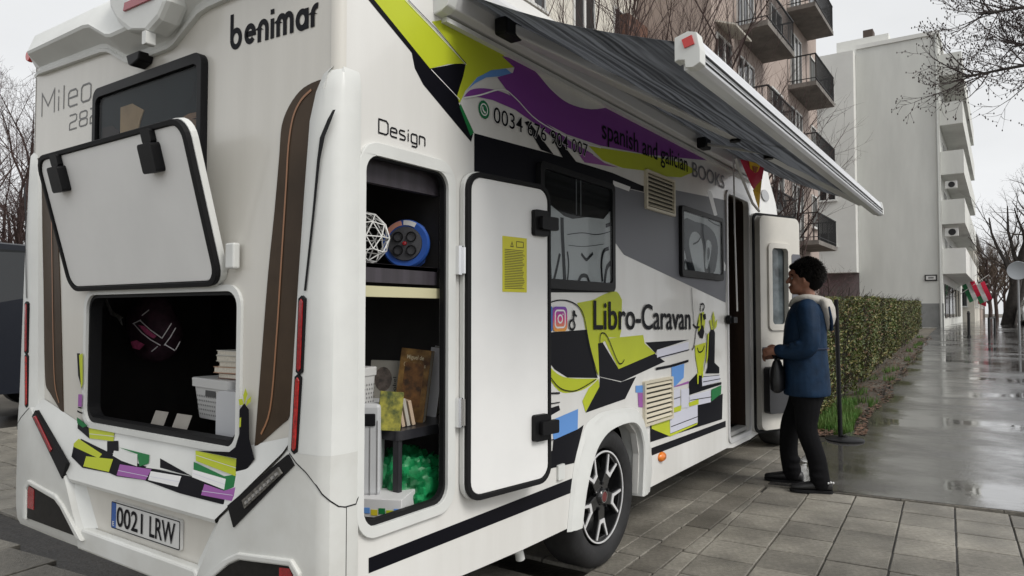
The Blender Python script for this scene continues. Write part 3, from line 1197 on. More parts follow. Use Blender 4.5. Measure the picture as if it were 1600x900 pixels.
def wheel(cx, cy, r, sgn, full=True):
    f = lambda a, b, w: (cx + a, cy + sgn * w, r + b)     # w grows inwards
    mb = MB()
    ro_ = r
    mb.lathe([(.245, .03), (.252, .012), (.262, .004), (.29, -.006), (.325, -.004), (.348, .012), (ro_, .04), (ro_, .17), (.345, .20), (.30, .215), (.24, .21)], f, 48)
    for k in range(4):
        pass
    t = mb.build('wheel', TYRE, VAN, smooth=35)
    if not full:
        return t
    mb = MB()
    mb.lathe([(.238, .018), (.232, .012), (.222, .014), (.218, .03), (.21, .12), (.0, .13)], f, 48)
    mb.build('rim_barrel', RIMK, t, smooth=40)
    mb = MB()
    mb.lathe([(.2365, .012), (.236, .0085), (.2285, .0085), (.228, .012)], f, 56)
    mb.build('rim_edge', RIMS, t, smooth=40)
    for k in range(5):
        a = R_(90 + 72 * k + 36)
        rot = lambda u, v, w, a=a: f(u * math.cos(a) - v * math.sin(a), u * math.sin(a) + v * math.cos(a), w)
        mb = MB()
        mb.prism([(.04, -.035), (.12, -.032), (.226, -.075), (.226, .075), (.12, .032), (.04, .035)], rot, .020, .05,
                 [[(.150, -.010), (.208, -.045), (.208, .045), (.150, .010)]])
        sp = mb.build('spoke', RIMK, t, bevel=.003)
        mb = MB()
        # polished Y on each black spoke
        mb.prism([(.118, -.026), (.135, -.030), (.224, -.068), (.224, -.056), (.140, -.016), (.137, 0), (.140, .016), (.224, .056), (.224, .068), (.135, .030), (.118, .026)], rot, .016, .022)
        mb.build('polished_edge', RIMS, sp)
    mb = MB()
    mb.lathe([(0, .006), (.036, .006), (.042, .012), (.045, .03)], f, 24)
    hb = mb.build('hub_cap', RIMK, t, smooth=40)
    mb = MB()
    mb.lathe([(0, .003), (.024, .003), (.027, .007)], f, 24)
    mb.build('badge', mat('badge_red', (.14, .03, .03), .4), hb, smooth=40)
    mb = MB()
    mb.lathe([(.027, .004), (.0275, .0015), (.0315, .0015), (.032, .007)], f, 24)
    mb.build('badge_ring', CHROME, hb, smooth=40)
    for k in range(5):
        a = R_(90 + 72 * k)
        mb = MB()
        mb.lathe([(0, .012), (.008, .012), (.009, .03)], lambda p, q, w, a=a: f(.068 * math.cos(a) + p, .068 * math.sin(a) + q, w), 8)
        mb.build('wheel_bolt', BLACKP, t)
    return t


wheel(1.838, .010, .362, 1)
wheel(5.95, .10, .362, 1)
wheel(1.838, W - .055, .362, -1, False)
wheel(5.95, W - .10, .362, -1, False)

# ---- cab (mostly hidden behind the open door and the person)
mb = MB()
rings = []
for y, sx, sz in ((.10, 0, 0), (.14, .05, .03), (1.1, .10, .05), (2.06, .05, .03), (2.10, 0, 0)):
    pr_ = [(5.0, .33), (6.85 + sx, .36), (6.98 + sx, .62), (6.92 + sx, .92 + sz), (6.70, 1.06 + sz), (6.20, 1.20 + sz), (5.55, 1.95 + sz), (5.0, 2.02 + sz)]
    rings.append([(x, y, z) for x, z in pr_])
mb.loft(rings)
mb.build('cab', WHITE, VAN, smooth=30)
mb = MB()
mb.prism([(5.30, 1.20), (6.10, 1.20), (5.52, 1.88), (5.30, 1.90)], side, .088, .11)
mb.build('cab_window', GLASS, VAN)
mb = MB()
rings = []
for y, s_ in ((.006, 0), (.12, .10), (1.1, .22), (2.08, .10), (2.194, 0)):
    rings.append([(4.9, y, 2.02), (5.25 + s_, y, 2.06), (5.42 + s_, y, 2.14), (5.32 + s_, y, 2.34), (5.02 + s_ * .5, y, 2.60), (4.9, y, 2.66)])
mb.loft(rings)
mb.build('cab_roof_fairing', WHITE, VAN, smooth=45)
mb = MB()
mb.prism(circ(4.36 + .55, 2.36, .12, 20, .05), side, -.012, .0)
mb.build('oval_lamp', mat('grey_lens', (.22, .22, .22), .15, coat=.5), VAN, bevel=.004)
mb = MB()
mb.prism(rrect(5.05, 5.20, 1.45, 1.72, .04), side, -.20, .08)
mb.build('wing_mirror', BLACKP, VAN, bevel=.03)

# ---- side windows, vents, markers


def side_window(name, x0, x1, z0, z1, prints):
    mb = MB()
    mb.prism(rrect(x0, x1, z0, z1, .03), side, -.026, .0, [rrect(x0 + .032, x1 - .032, z0 + .045, z1 - .03, .022)])
    o = mb.build(name, BLACKP, VAN, bevel=.006)
    mb = MB()
    mb.prism(rrect(x0 + .028, x1 - .028, z0 + .04, z1 - .026, .024), side, -.022, -.016)
    mb.build('pane', CLEAR, o)
    mb = MB()
    mb.prism(rrect(x0 + .028, x1 - .028, z0 + .04, z1 - .026, .024), side, -.006, -.0015)
    mb.build('backing', mat('unlit_interior', (.020, .019, .018), .9, spec=.05), o)  # dark sheet whose colour stands in for the unlit inside of the van
    return o


Z7 = zin(820, 240, 3.0)
Z8 = zin(820, 440, 3.0)
Z6 = zin(560, 0, 2.857)


def decal(name, shapes, fn, parent, fix=False, base=0):
    mats_, mb = [], MB()
    for i, (m_, pts) in enumerate(shapes):
        if m_ not in mats_:
            mats_.append(m_)
        mb.poly3([fn(p, (.0008 + base + .00015 * i)) for p in pts], mats_.index(m_))
    return mb.build(name, mats_, parent, fix=fix)


sfn = lambda z: (lambda p, l: S(*z(*p), -l))
idn = lambda u, v: (u, v)


def strokes(name, lines, z, y0, m_, parent, smooth=True):
    """free-hand drawn lines on the side wall; widths in metres"""
    mb = MB()
    for k, (pts, w_) in enumerate(lines):
        q = [S(*z(*p), 0) for p in pts]
        q = [(a.x, a.z) for a in q]
        if smooth and len(q) > 2:
            q = cat_rom(q, 5, False)
        mb.ribbon(q, w_, lambda u, v, k=k: (u, -y0 - .0001 * k, v))
    return mb.build(name, m_, parent, fix=False)


bigwin = side_window('side_window', 1.16, 1.905, 1.432, 2.005, None)
PALEB = mat('pale_blind', (.84, .83, .81), .5, var=.05, vscale=4)
mb = MB()
mb.prism([(1.195, 1.475), (1.875, 1.475), (1.875, 1.86), (1.80, 1.81), (1.62, 1.80), (1.47, 1.775), (1.39, 1.78), (1.195, 1.84)], side, -.010, -.008)
mb.build('printed_blind', PALEB, bigwin)
strokes('blind_drawing', [([(165, 300), (167, 380), (172, 480), (178, 600)], .03), ([(100, 450), (108, 520), (112, 600)], .02), ([(155, 470), (140, 540), (125, 600)], .018),
                          ([(355, 600), (350, 520), (360, 460), (385, 445)], .02), ([(365, 610), (375, 540), (395, 510)], .025), ([(190, 600), (196, 520), (190, 460)], .012),
                          ([(190, 380), (260, 372), (330, 380), (395, 365)], .004), ([(195, 430), (270, 436), (360, 425)], .003),
                          ([(255, 470), (270, 490), (280, 498), (292, 486), (310, 468)], .016), ([(240, 605), (255, 575), (280, 575), (292, 605)], .02), ([(370, 340), (395, 330)], .02)],
        Z7, .0112, VINYLK, bigwin)
mb = MB()
for x in (1.50, 1.545):
    mb.box(x, x + .008, -.0135, -.0125, 1.80, 1.975)
mb.build('blind_rail', MIDG, bigwin)
smallwin = side_window('side_window', 2.868, 3.70, 1.556, 2.02, None)
mb = MB()
mb.prism(rrect(2.90, 3.67, 1.605, 1.985, .02), side, -.010, -.008)
mb.build('printed_blind', PALEB, smallwin)
decal('blind_drawing', [(VINYLK, cat_rom([(748, 305), (800, 320), (850, 335), (890, 375), (905, 440), (898, 520), (885, 560), (850, 565), (840, 520), (835, 430), (815, 375), (785, 370), (770, 420), (785, 500), (800, 560), (770, 558), (755, 480), (740, 400)], 3)),
                        (PALEB, cat_rom([(850, 420), (862, 405), (875, 430), (868, 490), (855, 540), (846, 520)], 3)),
                        (VINYLK, cat_rom([(856, 450), (864, 440), (868, 470), (858, 500)], 3))],
      lambda p, l: S(*Z7(*p), -l - .0102), smallwin)
strokes('blind_lines', [([(780, 425), (805, 410), (825, 370)], .012), ([(735, 550), (745, 500), (760, 560)], .014), ([(905, 340), (880, 330), (850, 310)], .01)], Z7, .0135, VINYLK, smallwin)


def vent(x0, x1, z0, z1):
    mb = MB()
    mb.prism(rrect(x0, x1, z0, z1, .008), side, -.018, .0, [rrect(x0 + .02, x1 - .02, z0 + .016, z1 - .016, .004)])
    o = mb.build('fridge_vent', CREAM, VAN, bevel=.003)
    mb = MB()
    mb.box(x0 + .018, x1 - .018, -.003, -.001, z0 + .014, z1 - .014)
    mb.build('vent_backing', mat('vent_dark', (.05, .045, .035), .8), o)
    k = 8
    for i in range(k):
        z = z0 + .03 + (z1 - z0 - .06) * i / (k - 1)
        mb = MB()
        mb.obox(((x0 + x1) / 2, -.010, z), ((x1 - x0) / 2 - .02, 0, 0), (0, .006, .007), (0, .0012, -.0012))
        mb.build('slat', CREAM, o)


vent(2.335, 2.78, 1.932, 2.165)
vent(2.292, 2.722, .665, .925)
mb = MB()
mb.lathe([(0, -.022), (.02, -.02), (.028, -.010), (.030, 0)], lambda a, b, w: (2.557 + a * 1.7, w - .001, .452 + b), 20)
mb.build('side_marker_light', ORANGE, VAN, smooth=50)
mb = MB()
mb.prism(rrect(1.33, 1.39, .545, .615, .006), side, -.012, 0)
mb.build('socket_cover', WHITE2, VAN, bevel=.003)

# ---- painted / vinyl graphics on the side
decal('lower_black_stripe', [(VINYLK, [(576, 872), (900, 745), (900, 767), (576, 896)])], lambda p, l: S(*p, -l), VAN)
decal('lower_black_stripe', [(VINYLK, [(1018, 700), (1134, 657.3), (1134, 667), (1018, 712)])], lambda p, l: S(*p, -l), VAN)
decal('window_band', [(VINYLK, [(741, 208), (860, 240), (957, 270), (1006, 291), (1006, 300), (957, 288), (957, 457), (741, 457)]),
                      (GREYV, [(957.5, 289), (1006, 301), (1055, 297), (1135, 313), (1134, 473), (975, 398), (962, 380), (957.5, 367)]),
                      (VWHITE, [(958, 282), (985, 292), (983, 299), (958, 290)]),
                      (VWHITE, [(1105, 298), (1112, 300), (1121, 336), (1116, 338)]), (VWHITE, [(1128, 400), (1134, 415), (1133, 424), (1127, 418)])], lambda p, l: S(*p, -l), VAN)
cr2 = cat_rom
decal('upper_graphic', [
    (VINYLK, [(-90, -165), (-60, -165), (76, 0), (322, 306), (445, 282), (478, 287), (465, 430), (448, 460), (512, 598), (503, 634), (290, 378), (252, 305), (238, 235)]),
    (LIME, [(-62, -165), (70, -150), (214, 0), (480, 283), (400, 286), (320, 306), (72, 0)]),
    (LIME, [(328, 96), (380, 88), (430, 95), (640, 238), (697, 300), (600, 312), (530, 345), (478, 405), (452, 462), (440, 430), (468, 340), (480, 285)]),
    (GREEN, [(456, 462), (516, 592), (500, 606), (452, 478)]),
    (BLUE, [(486, 402), (532, 346), (592, 314), (660, 306), (688, 330), (640, 340), (570, 346), (520, 372)]),
    (PURPLE, cr2([(640, 250), (740, 272)], 1, False) + cr2([(740, 272), (800, 330), (865, 405), (940, 462), (1040, 488), (1140, 474)], 4, False) + [(1340, 590), (1555, 716), (1290, 690), (1080, 650), (930, 600), (800, 530), (700, 455), (620, 345), (690, 325), (697, 302)]),
    (PURPLE, cr2([(470, 434), (500, 402), (560, 394), (640, 410), (720, 452), (830, 545)], 4, False) + [(960, 640), (1000, 660), (1050, 690), (1020, 700), (900, 640), (800, 560), (700, 490), (600, 447), (530, 432)]),
    (MAUVE, [(985, 690), (1030, 680), (1100, 728), (1160, 748), (1010, 725)]),
    (LIME, [(1028, 652), (1160, 672), (1290, 692), (1450, 728), (1510, 762), (1440, 792), (1330, 785), (1280, 762), (1180, 750), (1090, 715)]),
    (VINYLK, [(742, 545), (760, 540), (872, 690), (815, 668)]),
    (VINYLK, [(850, 590), (868, 585), (985, 738), (915, 708)]),
], sfn(Z6), VAN)
strokes('upper_fine_line', [([(322, 310), (450, 445)], .003), ([(205, 0), (330, 130), (480, 290)], .002)], Z6, .0030, VWHITE, VAN, smooth=False)
strokes('lime_crease', [([(220, 0), (345, 130), (478, 284)], .003)], Z6, .0032, VINYLK, VAN, smooth=False)
strokes('white_swoosh_line', [([(470, 437), (540, 425), (640, 400), (700, 440), (800, 540), (960, 625), (1080, 660)], .006)], Z6, .0034, VWHITE, VAN)
decal('lower_graphic', [
    (LIME, [(245, 100), (320, 86)] + cr2([(320, 86), (380, 56), (430, 47), (456, 86)], 4, False) + [(452, 230), (445, 262), (395, 262), (360, 290), (346, 440), (330, 420), (290, 262), (275, 172)]),
    (VINYLK, [(95, 240), (290, 225), (312, 330), (342, 452), (200, 450), (140, 412), (95, 352)]),
    (LIME, [(95, 372)] + cr2([(95, 372), (150, 430), (210, 452), (342, 455)], 4, False) + cr2([(342, 455), (290, 498), (230, 518), (160, 513), (95, 425)], 4, False)),
    (VINYLK, [(565, 285), (770, 272), (620, 320), (612, 340), (657, 375), (455, 468), (350, 445), (343, 290), (365, 285), (440, 410), (612, 335)]),
    (LIME, [(352, 266), (362, 243), (395, 266), (555, 250), (562, 290), (612, 336), (440, 410), (400, 330), (375, 275)]),
    (VINYLK, [(352, 448), (450, 471), (522, 445), (470, 550), (285, 615), (350, 490)]),
    (LIME, [(270, 560), (300, 500), (346, 456), (350, 492), (285, 612)]),
    (BLUE, [(97, 662), (250, 597), (248, 692), (135, 742), (130, 692), (100, 682)]),
    (VINYLK, [(97, 600), (160, 580), (166, 602), (97, 642)]),
    (VINYLK, [(135, 742), (248, 692), (276, 672), (232, 850), (95, 882), (95, 812), (130, 792)]),
    (BLUE, [(520, 488), (553, 486), (553, 520), (520, 520)]),
    (MAUVE, [(530, 521), (553, 521), (553, 590), (533, 588)]),
    (MAUVE, [(97, 690), (132, 680), (132, 690), (97, 700)]),
    (BLUE, [(688, 402), (748, 385), (745, 450), (690, 506)]),
    (MAUVE, [(692, 494), (768, 466), (768, 477), (715, 492)]),
    (LILAC, [(620, 320), (768, 282), (768, 322), (640, 360), (620, 356)]),
    (VINYLK, [(770, 470), (808, 430), (830, 445), (915, 437), (828, 492), (922, 470), (922, 482), (770, 532)]),
    (VINYLK, [(812, 580), (928, 525), (925, 645), (590, 752), (588, 655), (600, 690), (680, 726), (812, 662)]),
    (LILAC, [(690, 512), (728, 498), (728, 580), (690, 596)]),
    (LILAC, [(733, 505), (770, 500), (770, 590), (733, 592)]),
    (LILAC, [(772, 536), (872, 508), (872, 565), (815, 578), (772, 566)]),
    (LILAC, [(830, 448), (915, 440), (912, 468), (832, 490)]),
    (LIME, [(595, 660), (678, 626), (682, 726), (595, 690)]),
    (LILAC, [(680, 624), (810, 575), (810, 660), (682, 712)]),
    (LIME, [(682, 714), (810, 662), (808, 670), (682, 726)]),
    (LIME, [(680, 597), (735, 580), (731, 606), (684, 617)]),
    (LIME, [(768, 568), (815, 550), (815, 575), (770, 585)]),
    (GREEN, [(875, 506), (922, 485), (920, 526), (875, 562)]),
], sfn(Z8), VAN)
strokes('book_lines', [([(622, 357), (768, 319)], .007), ([(612, 409), (680, 396), (764, 371)], .016), ([(690, 552), (727, 540)], .005), ([(772, 556), (872, 540)], .005), ([(682, 680), (808, 632)], .005),
                       ([(97, 524), (160, 522)], .008), ([(97, 575), (160, 565)], .005), ([(832, 470), (914, 455)], .005), ([(98, 745), (132, 740)], .005)], Z8, .0052, VINYLK, VAN, smooth=False)
strokes('ribbon_lines', [([(97, 105), (150, 88), (205, 92), (250, 120), (275, 170), (300, 300), (338, 440)], .006), ([(348, 300), (350, 255), (362, 240), (385, 262), (430, 370), (450, 384), (463, 365)], .006),
                         ([(97, 420), (150, 490), (200, 512), (250, 505), (330, 458)], .005), ([(778, 30), (783, 110), (790, 200)], .007)], Z8, .0056, VINYLK, VAN)
# small sprig and figure-like doodle beside the lettering, kept as an abstract motif
decal('doodle_graphic', [
    (LIME, [(820, 150), (840, 140), (846, 190), (838, 240), (815, 240), (810, 190)]), (LIME, [(798, 300), (850, 285), (845, 350), (828, 440), (815, 440), (800, 350)]),
    (VINYLK, [(822, 148), (832, 150), (829, 200), (836, 230), (826, 232)]), (VINYLK, [(834, 155), (848, 150), (850, 175), (838, 182)]), (VINYLK, [(812, 240), (836, 200), (842, 235), (834, 268), (822, 262)]),
    (VINYLK, [(862, 250), (880, 210), (892, 240), (890, 380), (912, 402), (912, 430), (848, 430), (858, 400)]),
    (LIME, [(866, 185), (876, 175), (882, 225), (874, 225)]), (LIME, [(878, 165), (884, 138), (892, 170), (886, 225)]), (LIME, [(890, 195), (903, 175), (900, 210), (888, 228)]),
    (LIME, [(858, 245), (864, 240), (858, 360), (850, 390)]), (LIME, [(808, 430), (816, 430), (814, 480), (809, 480)]), (LIME, [(830, 400), (838, 395), (836, 450), (831, 450)])], sfn(Z8), VAN, base=.004)
strokes('doodle_lines', [([(820, 140), (822, 110), (832, 104), (838, 118), (830, 138)], .012), ([(786, 200), (800, 215), (815, 212)], .014), ([(780, 320), (790, 300), (800, 230), (812, 180)], .010),
                         ([(805, 310), (812, 330), (828, 325), (838, 300)], .010), ([(845, 240), (850, 270), (848, 330), (835, 420)], .008), ([(866, 240), (862, 300), (852, 380)], .008)], Z8, .0062, VINYLK, VAN)
# social icons
x0, z0 = 1.225, 1.235
sq = lambda x0, x1, z0, z1, l, r: [(x, -l, z) for x, z in rrect(x0, x1, z0, z1, r)]
mb = MB()
ig = S(*Z8(161, 175))
fb = S(*Z8(99, 175))
tk = S(*Z8(218, 185))
mb.poly3(sq(fb.x - .06, fb.x + .05, fb.z - .058, fb.z + .058, .0058, .012))
mb.build('blue_icon', mat('icon_blue', (.03, .13, .45), .3), VAN)
lettering('icon_letter', 'f', (fb.x - .01, -.0062, fb.z - .055), (fb.x + .035, -.0062, fb.z - .055), (0, 0, .09), VWHITE, VAN, (0, 0, 0), bold=.03)
mi = bpy.data.materials.new('icon_gradient')
mi.use_nodes = True
nn, ll = mi.node_tree.nodes, mi.node_tree.links
tcn = nn.new('ShaderNodeTexCoord')
sp = nn.new('ShaderNodeSeparateXYZ')
ll.new(tcn.outputs['Generated'], sp.inputs[0])
rmp = nn.new('ShaderNodeValToRGB')
for p_, c_ in ((0.0, (.75, .32, .03, 1)), (1.0, (.16, .04, .42, 1))):
    pass
rmp.color_ramp.elements[0].color = (.80, .36, .03, 1)
rmp.color_ramp.elements[1].color = (.13, .05, .42, 1)
e_ = rmp.color_ramp.elements.new(.5)
e_.color = (.62, .03, .20, 1)
ll.new(sp.outputs['Z'], rmp.inputs[0])
ll.new(rmp.outputs[0], nn['Principled BSDF'].inputs['Base Color'])
mb = MB()
mb.poly3(sq(ig.x - .066, ig.x + .066, ig.z - .058, ig.z + .058, .0058, .025))
mb.build('camera_icon', mi, VAN)
mb = MB()
fnI = lambda u, v: (ig.x + u * 1.14, -.0062, ig.z + v)
mb.ribbon(rrect(-.040, .040, -.040, .040, .018), .008, fnI, closed=True)
mb.ribbon(circ(0, 0, .018, 18), .008, fnI, closed=True)
mb.add([fnI(.022 + .005 * math.cos(k), .022 + .005 * math.sin(k)) for k in (0, 1.57, 3.14, 4.71)], [(0, 1, 2, 3)])
mb.build('camera_icon_lines', VWHITE, VAN, fix=False)
mb = MB()
fnT = lambda u, v: (tk.x + u * 1.15, -.0062, tk.z + v)
mb.ribbon([(.0 + .023 * math.cos(a), -.018 + .023 * math.sin(a)) for a in [R_(80 + 25 * k) for k in range(12)]] + [(.012, 0.0), (.012, .052)], .011, fnT)
mb.ribbon([(.017, .050), (.022, .030), (.038, .022)], .011, lambda u, v: (tk.x + u * 1.15, -.0064, tk.z + v))
mb.build('note_icon', VINYLK, VAN, fix=False)
mb = MB()
wa = S(*Z6(558, 490))
mb.poly3([(x, -.0036, z) for x, z in circ(wa.x, wa.z, .037, 24)])
mb.build('phone_icon', mat('icon_green', (.01, .16, .06), .3), VAN)
mb = MB()
mb.ribbon(circ(wa.x, wa.z, .023, 18), .005, lambda u, v: (u, -.0040, v), closed=True)
mb.ribbon([(wa.x - .010, wa.z + .010), (wa.x - .008, wa.z - .002), (wa.x + .002, wa.z - .010), (wa.x + .011, wa.z - .010)], .007, lambda u, v: (u, -.0042, v))
mb.build('phone_icon_lines', VWHITE, VAN, fix=False)

# ---- lettering on the side
lettering('number_halo', '0034 676 904 007', (.826, -.0038, 2.1065), (1.643, -.0038, 2.1065), (0, 0, .0672), VWHITE, VAN, (0, 0, 0), bold=.022)
lettering('phone_number', '0034 676 904 007', (.829, -.0042, 2.107), (1.640, -.0042, 2.107), (0, 0, .066), VINYLK, VAN, (0, 0, 0), bold=.004)
lettering('lettering', 'spanish and galician', (1.797, -.0042, 2.238), (3.03, -.0042, 2.262), (0, 0, .105), VINYLK, VAN, (0, 0, 0), bold=.008)
lettering('lettering', 'BOOKS', (3.12, -.0042, 2.248), (3.80, -.0042, 2.258), (0, 0, .10), GREYV, VAN, (0, 0, 0), bold=.008)
lettering('title_lettering', 'Libro-Caravan', (1.691, -.0072, 1.238), (3.055, -.0072, 1.212), (0, 0, .148), VINYLK, VAN, (0, 0, 0), bold=.010)

# stroke alphabets for the maker's lettering
THIN = {'M': [[(0, 0), (0, 1), (.42, .38), (.84, 1), (.84, 0)]], 'i': [[(.06, 0), (.06, .62)], [(.06, .78), (.06, .90)]], 'l': [[(.06, 0), (.06, 1)]],
        'e': [[(.58, 0), (.12, 0), (.02, .1), (.02, .55), (.12, .66), (.46, .66), (.56, .55), (.56, .36), (.06, .36)]], 'o': 'o',
        '2': [[(.0, 1), (.5, 1), (.6, .9), (.6, .62), (.5, .53), (.1, .48), (0, .38), (0, 0), (.62, 0)]],
        '8': [[(.1, 1), (.5, 1), (.6, .9), (.6, .62), (.5, .52), (.1, .52), (0, .62), (0, .9), (.1, 1)], [(.1, .48), (.5, .48), (.62, .38), (.62, .1), (.52, 0), (.1, 0), (-.02, .1), (-.02, .38), (.1, .48)]],
        'D': [[(0, 0), (0, 1), (.62, 1), (.78, .84), (.78, .16), (.62, 0), (0, 0)]], 's': [[(.5, .68), (.1, .68), (.02, .6), (.02, .44), (.1, .37), (.42, .33), (.52, .26), (.52, .08), (.44, 0), (.02, 0)]],
        'g': [[(.55, .68), (.12, .68), (.02, .58), (.02, .1), (.12, 0), (.55, 0)], [(.55, .68), (.55, -.2), (.45, -.28), (.06, -.28)]],
        'n': [[(.02, 0), (.02, .68), (.44, .68), (.55, .58), (.55, 0)]]}
THIN['o'] = [[(.12, .68), (.48, .68), (.58, .58), (.58, .1), (.48, 0), (.12, 0), (.02, .1), (.02, .58), (.12, .68)]]
THIN_W = {'M': .84, 'i': .12, 'l': .12, 'e': .58, 'o': .6, '2': .62, '8': .62, 'D': .78, 's': .54, 'g': .56, 'n': .56}


def stroke_text(name, body, font, widths, a, b, h, w_, m_, parent, gap=.2):
    x, items = 0, []
    for ch in body:
        items.append((ch, x))
        x += widths[ch] + gap
    tot = x - gap
    a, b, h = Vector(a), Vector(b), Vector(h)
    nrm = (b - a).normalized().cross(h.normalized())
    if nrm.dot(CAM - a) < 0:
        nrm = -nrm
    sx = (b - a).length / tot
    sy = h.length
    mb = MB()
    ex, ey = (b - a).normalized(), h.normalized()
    k = 0
    for ch, ox in items:
        for st in font[ch]:
            q = [((ox + p[0]) * sx, p[1] * sy) for p in st]
            cl = (q[0] == q[-1]) and len(q) > 3
            if cl:
                q = q[:-1]
            k += 1
            mb.ribbon(q, w_, lambda u, v, k=k: a + ex * u + ey * v + nrm * (.00008 * k), closed=cl)
    return mb.build(name, m_, parent, fix=False)


BADGE = mat('badge_grey', (.09, .09, .088), .35)
stroke_text('model_lettering', 'Mileo', THIN, THIN_W, (-.0012, 2.10, 2.27), (-.0012, 1.61, 2.272), (0, 0, .112), .008, BADGE, VAN, .22)
stroke_text('model_number', '282', THIN, THIN_W, (-.0012, 1.81, 2.163), (-.0012, 1.545, 2.163), (0, 0, .066), .007, BADGE, VAN, .25)
stroke_text('design_lettering', 'Design', THIN, THIN_W, (.178, -.002, 1.926), (.410, -.002, 1.924), (0, 0, .046), .0055, VINYLK, VAN, .2)


def arc(cx, cy, r, a0, a1, n=12, ry=None):
    ry = ry or r
    return [(cx + r * math.cos(R_(a0 + (a1 - a0) * k / n)), cy + ry * math.sin(R_(a0 + (a1 - a0) * k / n))) for k in range(n + 1)]


BOLD = {'b': [[(.10, 1.04), (.10, .30)], arc(.34, .30, .24, 180, 540, 24)], 'e': [arc(.34, .32, .22, 330, 40, 6)[::-1] + arc(.34, .32, .22, 40, 330, 16) if False else [(.14, .32), (.56, .32)] + arc(.34, .32, .22, 0, 320, 18)[1:]],
        'n': [[(.08, 0), (.08, .35)] + arc(.28, .35, .20, 180, 0, 10) + [(.48, 0)]], 'i': [[(.08, 0), (.08, .56)], [(.08, .68), (.08, .82)]],
        'm': [[(.08, 0), (.08, .38)] + arc(.25, .38, .17, 180, 0, 8) + [(.42, 0)], [(.42, .38)] + arc(.59, .38, .17, 180, 0, 8)[1:] + [(.76, 0)]],
        'a': [arc(.30, .28, .22, 0, 360, 22), [(.52, .56), (.52, 0)]], 'r': [[(.08, 0), (.08, .34)] + arc(.28, .34, .20, 180, 75, 7)]}
BOLD_W = {'b': .64, 'e': .62, 'n': .54, 'i': .16, 'm': .82, 'a': .58, 'r': .34}
stroke_text('maker_lettering', 'benimar', BOLD, BOLD_W, (-.0012, .575, 2.272), (-.0012, .095, 2.252), (0, 0, .125), .0200, VINYLK, VAN, .14)

# ---- graphics on the rear ledge
Zr = zin(110, 560, 3.748)
LS = lambda p, l: ledge(*Zr(*p), l)
WS = lambda p, l: RR(*Zr(*p), -l)
decal('rear_graphic', [
    (VINYLK, [(20, 500), (60, 480), (250, 560), (460, 640), (700, 690), (960, 690), (990, 840), (890, 855), (640, 790), (430, 712), (270, 690), (225, 670), (70, 640), (5, 575)]),
    (VINYLK, [(40, 345), (105, 395), (112, 470), (42, 410)]), (VINYLK, [(215, 485), (280, 482), (282, 540), (240, 558), (215, 545)]),
    (WHITE2, [(440, 640), (515, 580), (700, 690), (600, 660)]),
    (VINYLK, [(525, 585), (712, 690), (640, 672), (525, 640)]),
    (VINYLK, [(60, 470), (245, 560), (230, 585), (180, 575), (60, 490)]),
    (LIME, [(18, 500), (48, 470), (185, 560), (165, 585), (20, 518)]),
    (LIME, [(108, 405), (180, 420), (258, 425), (252, 485), (112, 468)]),
    (LIME, [(92, 573), (250, 590), (225, 665), (75, 632)]),
    (GREEN, [(280, 520), (462, 565), (458, 615), (405, 632), (390, 560)]),
    (WHITE2, [(255, 540), (392, 560), (390, 632), (300, 600), (248, 570)]),
    (MAUVE, [(290, 620), (475, 650), (440, 712), (270, 685)]),
    (VWHITE, [(470, 660), (650, 690), (628, 752), (455, 712)]),
    (GREEN, [(722, 605), (900, 690), (1025, 668), (1003, 735), (905, 775), (720, 690)]),
    (VWHITE, [(716, 650), (910, 706), (900, 768), (712, 695)]),
    (LIME, [(732, 540), (972, 588), (968, 690), (735, 600)]),
    (MAUVE, [(785, 735), (900, 775), (980, 750), (945, 835), (765, 800)]),
], LS, VAN, base=.003)
strokes_l = [([(735, 565), (970, 640)], 3), ([(280, 655), (455, 690)], 3), ([(770, 775), (950, 800)], 3), ([(465, 690), (640, 722)], 3), ([(718, 672), (905, 738)], 3), ([(110, 440), (255, 455)], 3)]
mb = MB()
for k, (pts, w_) in enumerate(strokes_l):
    a, b = pts
    mb.poly3([LS((a[0], a[1]), .0125), LS((b[0], b[1]), .0125), LS((b[0], b[1] + w_), .0125), LS((a[0], a[1] + w_), .0125)])
mb.build('book_page_line', LILAC, VAN, fix=False)
WSF = lambda p, l: RR(*Zr(*p), -.0165 - l)
decal('rear_side_graphic', [
    (VINYLK, [(990, 300), (1018, 262), (1045, 300), (1048, 470), (1078, 590), (1040, 640), (965, 690), (972, 585), (735, 540), (930, 548), (965, 520), (990, 440)]),
    (LIME, [(1012, 215), (1025, 175), (1038, 210), (1018, 268)]), (LIME, [(1035, 245), (1060, 220), (1055, 255), (1028, 280)]), (LIME, [(985, 240), (1005, 235), (1015, 270), (990, 275)]),
    (LIME, [(990, 350), (1000, 345), (998, 400), (988, 405)]),
], WSF, VAN)
decal('rear_edge_graphic', [
    (VINYLK, [(38, -30), (55, -30), (70, 190), (45, 100)]), (LIME, [(50, -20), (72, -30), (72, 150), (62, 175)]),
    (MAUVE, [(46, 210), (68, 210), (66, 285), (44, 280)]), (VINYLK, [(44, 282), (66, 287), (66, 295), (44, 290)]), (VINYLK, [(40, 303), (70, 318), (68, 326), (40, 314)]),
    (GREEN, [(38, 345), (60, 360), (100, 395), (72, 405), (40, 380)])], WSF, VAN)

